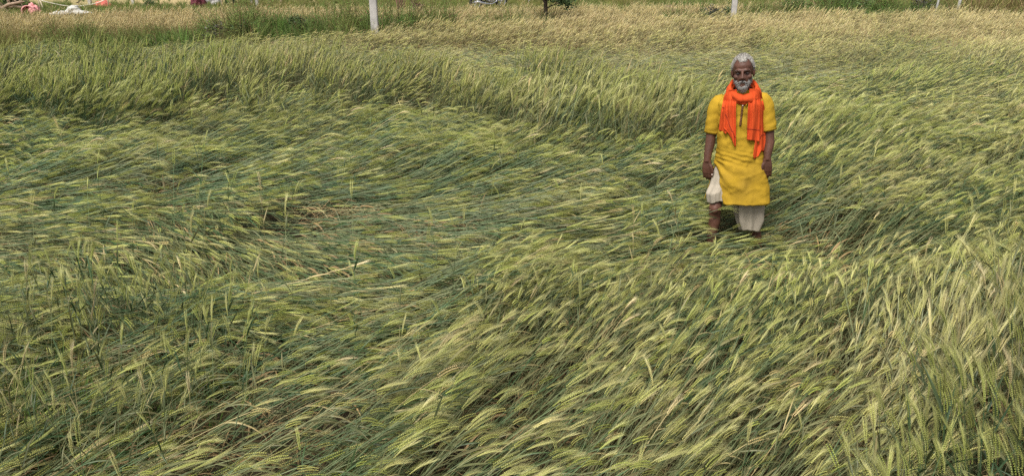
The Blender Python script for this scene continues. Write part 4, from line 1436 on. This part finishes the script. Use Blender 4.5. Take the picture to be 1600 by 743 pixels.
# ------------------------------------------------------------------ things lying beyond the crop
def cloth_heap(name, px, D, size, m, label, cat, seed, parts=5, flat=.5):
    rd = random.Random(seed)
    mb = MB()
    for k_ in range(parts):
        c = (rd.uniform(-.5, .5) * size[0] * .55, rd.uniform(-.3, .3) * size[1], size[2] * rd.uniform(.12, .34))
        mb.blob(c, (size[0] * rd.uniform(.22, .34), size[1] * rd.uniform(.3, .45), size[2] * rd.uniform(.35, .62)), 20, 12, .35, 2.6, seed + k_)
    me = remeshed(mb, max(size) / 45, 3, name)
    for v in me.vertices:
        n = mnoise.noise(v.co * (5 / max(size[2], .2)) * .5 + Vector((seed, 0, 0)))
        v.co += v.normal * n * size[2] * .09
        if v.co.z < -.02: v.co.z = -.02
    ob = link(name, me, m)
    ob.location = foot(px, D)
    tag(ob, label, cat)
    return ob
SHEET = mat("white_sheet", (0.46, 0.44, 0.39), rough=.8, var=.08, vscale=5)
PINK = mat("pink_cloth", (0.62, 0.27, 0.26), rough=.85, var=.15, vscale=6)
RED = mat("red_cloth", (0.50, 0.13, 0.10), rough=.85, var=.35, vscale=9)
MAROON = mat("maroon_cloth", (0.10, 0.022, 0.03), rough=.85, var=.35, vscale=7)
# white sheet heap: a long low fold with a hump
mb = MB()
for c, r_ in (((-.32, 0, .05), (.34, .22, .10)), ((-.05, 0, .07), (.22, .2, .12)), ((.12, 0, .16), (.20, .2, .20)), ((.36, 0, .07), (.26, .2, .12)), ((-.52, 0, .02), (.14, .14, .06))):
    mb.blob(c, (r_[0], r_[1], r_[2] * .72), 20, 12, .45, 3.5, c[0] * 9)
me = remeshed(mb, .022, 3, "white_sheet")
for v in me.vertices:
    v.co += v.normal * (.05 * abs(mnoise.noise(v.co * 6)) - .02 + .02 * mnoise.noise(v.co * 15)); v.co.z = max(v.co.z, -.02)
ws = link("crumpled_sheet", me, SHEET); ws.location = foot(112, 24.6); ws.location.z += .12
tag(ws, "crumpled white plastic sheet heaped at the far edge of the golden wheat", "sheet")
mound_ = MB(); mound_.blob((0, 0, 0), (1.3, .8, .16), 26, 10, .2, 2, 4)
mo_ = mound_.build("earth_mound", mat("bank_earth", (0.15, 0.12, 0.06), rough=.95, var=.3, vscale=6, bump=.6)); mo_.location = foot(112, 24.7)
tag(mo_, "low brown earth mound under the crumpled white sheet", "mound")
cloth_heap("cloth_bundle", 56, 25.6, (.46, .42, .50), PINK, "pale pink rounded cloth bundle beside the brush heap", "bundle", 21, 3)
# red basket lying on its side, pink rim
bo = empty("basket", foot(47, 25.5)); bo.rotation_euler = (0, 0, R(20))
mb = MB()
rows = []
for t, r_ in ((0, .10), (.08, .15), (.2, .17), (.24, .175)):
    rows.append([Vector((r_ * math.cos(q * .314), -t + .1, .17 + r_ * math.sin(q * .314))) for q in range(20)])
grid(mb, rows, True)
b_ = mb.build("bowl", RED, bo); q_ = b_.modifiers.new("thick", 'SOLIDIFY'); q_.thickness = .012
mb = MB(); mb.tube([Vector((.172 * math.cos(q * .314), -.145, .17 + .172 * math.sin(q * .314))) for q in range(21)], .018, 8)
mb.build("rim", PINK, bo)
tag(bo, "red basket with a pink rim tipped on its side beside the pink bundle", "basket")
cloth_heap("cloth_bundle", 155, 28.4, (.75, .4, .32), RED, "low red and pink cloth bundle on the grass under the sagging rope", "bundle", 22, 5)
cloth_heap("cloth_bundle", 312, 28.3, (.46, .4, .50), MAROON, "dark maroon rounded bundle on the far grass", "bundle", 23, 4)
tp = mat("grey_tarpaulin", (0.03, 0.03, 0.032), rough=.7, var=0, vscale=3.2, col2=(0.50, 0.47, 0.44))
cloth_heap("tarpaulin_heap", 334, 29.2, (.62, .45, .46), tp, "grey and black tarpaulin heap next to the maroon bundle", "heap", 24, 5)
cloth_heap("brown_heap", 1050, 26.6, (.62, .3, .28), mat("brown_rags", (0.10, 0.065, 0.045), rough=.9, var=.4, vscale=8), "dark brown heap at the far side of the golden field behind the man", "heap", 25, 4)
# stakes and the sagging rope
def stake(px, D, h, lean, label):
    o = MB(); o.tube([(0, 0, -.15), (lean * .5, 0, h * .5), (lean, 0, h)], [.026, .024, .018], 7)
    ob = o.build("bamboo_stake", BAMBOO); ob.location = foot(px, D); tag(ob, label, "stake")
stake(65, 27.0, .72, -.05, "bamboo stake carrying the end of the sagging white rope")
stake(70.5, 27.0, .42, -.10, "shorter bamboo stake leaning against the rope stake")
rp_ = MB()
cps = [(64.5, 1), (72, 3.2), (82, 5.6), (95, 8.3), (108, 10.0), (118, 10.3), (130, 9.2), (142, 7.4), (152, 5), (160, 1.8), (168, -3), (176, -9)]
rp_.tube([wpt(a, b, 27.0 + (a - 64) * .012) for a, b in cps], .014, 6)
tag(rp_.build("rope", mat("white_rope", (0.66, 0.62, 0.50), rough=.8, var=.15, vscale=20)), "white rope sagging in a long curve above the grass", "rope")
stake(171, 28.25, .95, .0, "bamboo stake at the far end of the sagging rope, right of the red bundle")
br_ = MB(); br_.tube([(-.1, 0, .0), (-.02, 0, .03), (.05, 0, .08), (.12, .02, .10)], [.02, .022, .016, .008], 7); br_.tube([(.0, 0, .03), (.03, -.08, .02), (.05, -.14, .0)], [.014, .01, .005], 6)
bb_ = br_.build("fallen_branch", BARK); bb_.location = foot(123, 30.6); tag(bb_, "short dark branch lying on the bare ground behind the white sheet", "branch")

# ------------------------------------------------------------------ motorcycle
BLK = mat("black_paint", (0.012, 0.012, 0.014), rough=.3, spec=.5)
RUB = mat("tyre_rubber", (0.02, 0.02, 0.02), rough=.9)
STEEL = mat("dull_steel", (0.45, 0.45, 0.46), rough=.35, metal=.8)
ALU = mat("rim_metal", (0.55, 0.54, 0.52), rough=.45, metal=.5)
mc = empty("motorcycle", foot(764, 27.6), R(48))
tag(mc, "black motorcycle parked on the far side of the golden wheat", "motorcycle")
def ring(m, c, r_, w, n=28, k=8):
    m.tube([(c[0] + r_ * math.cos(2 * math.pi * q / n), c[1], c[2] + r_ * math.sin(2 * math.pi * q / n)) for q in range(n + 1)], w, k, cap=False)
for x_ in (-.63, .63):
    w_ = MB(); ring(w_, (x_, 0, .30), .255, .045)
    wo = w_.build("wheel", RUB, mc)
    r_ = MB(); ring(r_, (x_, 0, .30), .205, .016)
    for q in range(6):
        a = q * math.pi / 3
        r_.tube([(x_, 0, .30), (x_ + .2 * math.cos(a), 0, .30 + .2 * math.sin(a))], .014, 6)
    r_.tube([(x_, -.06, .30), (x_, .06, .30)], .05, 12)
    r_.build("rim", ALU, wo)
    mg = MB(); rows = []
    for q in range(12):
        a = R(20 + 130 * q / 11)
        rows.append([Vector((x_ + .315 * math.cos(a), yy, .30 + (.315 - abs(yy) * .25) * math.sin(a))) for yy in (-.06, -.03, 0, .03, .06)])
    grid(mg, rows); go_ = mg.build("mudguard", BLK, mc); go_.modifiers.new("t", 'SOLIDIFY').thickness = .006
f_ = MB()
f_.tube([(.48, 0, .78), (.20, 0, .72), (-.35, 0, .66), (-.63, .0, .62)], .022, 8); f_.tube([(.48, 0, .78), (.28, 0, .38), (-.15, 0, .30), (-.22, 0, .66)], .02, 8)
for s in (-.07, .07): f_.tube([(-.15, s, .32), (-.63, s, .30)], .018, 8); f_.tube([(-.63, s * 1.4, .30), (-.50, s * 1.4, .66)], .022, 8)
f_.build("frame", BLK, mc)
fk = MB()
for s in (-.08, .08): fk.tube([(.63, s, .30), (.46, s, .90)], .02, 8)
fk.build("fork", STEEL, mc)
en = MB(); en.blob((.08, 0, .36), (.17, .12, .13), 16, 10); en.tube([(.12, 0, .42), (.20, 0, .60)], [.085, .075], 12)
for q in range(5): en.tube([(.13 + q * .014, 0, .46 + q * .03), (.134 + q * .014, 0, .468 + q * .03)], .1, 14)
en.build("engine", STEEL, mc)
ex = MB(); ex.tube([(.2, -.1, .5), (.26, -.13, .3), (.0, -.14, .22), (-.3, -.14, .24), (-.72, -.14, .34)], [.02, .02, .024, .042, .04], 10); ex.build("exhaust", STEEL, mc)
tk = MB(); tk.blob((.20, 0, .82), (.25, .13, .11), 20, 12); tk.build("fuel_tank", BLK, mc)
st_ = MB(); st_.blob((-.30, 0, .80), (.40, .13, .065), 20, 10); st_.build("seat", RUB, mc)
hb = MB(); hb.tube([(.30, -.36, 1.0), (.40, -.2, 1.02), (.45, 0, .93), (.40, .2, 1.02), (.30, .36, 1.0)], .014, 8); hb.build("handlebar", STEEL, mc)
hl = MB(); hl.blob((.56, 0, .83), (.08, .09, .09), 16, 10); hl.build("headlight", ALU, mc)
tl = MB(); tl.blob((-.72, 0, .68), (.03, .06, .035), 10, 8); tl.build("tail_lamp", RED, mc)
ks = MB(); ks.tube([(-.05, .1, .28), (-.08, .26, .01)], .012, 6); ks.build("side_stand", STEEL, mc)
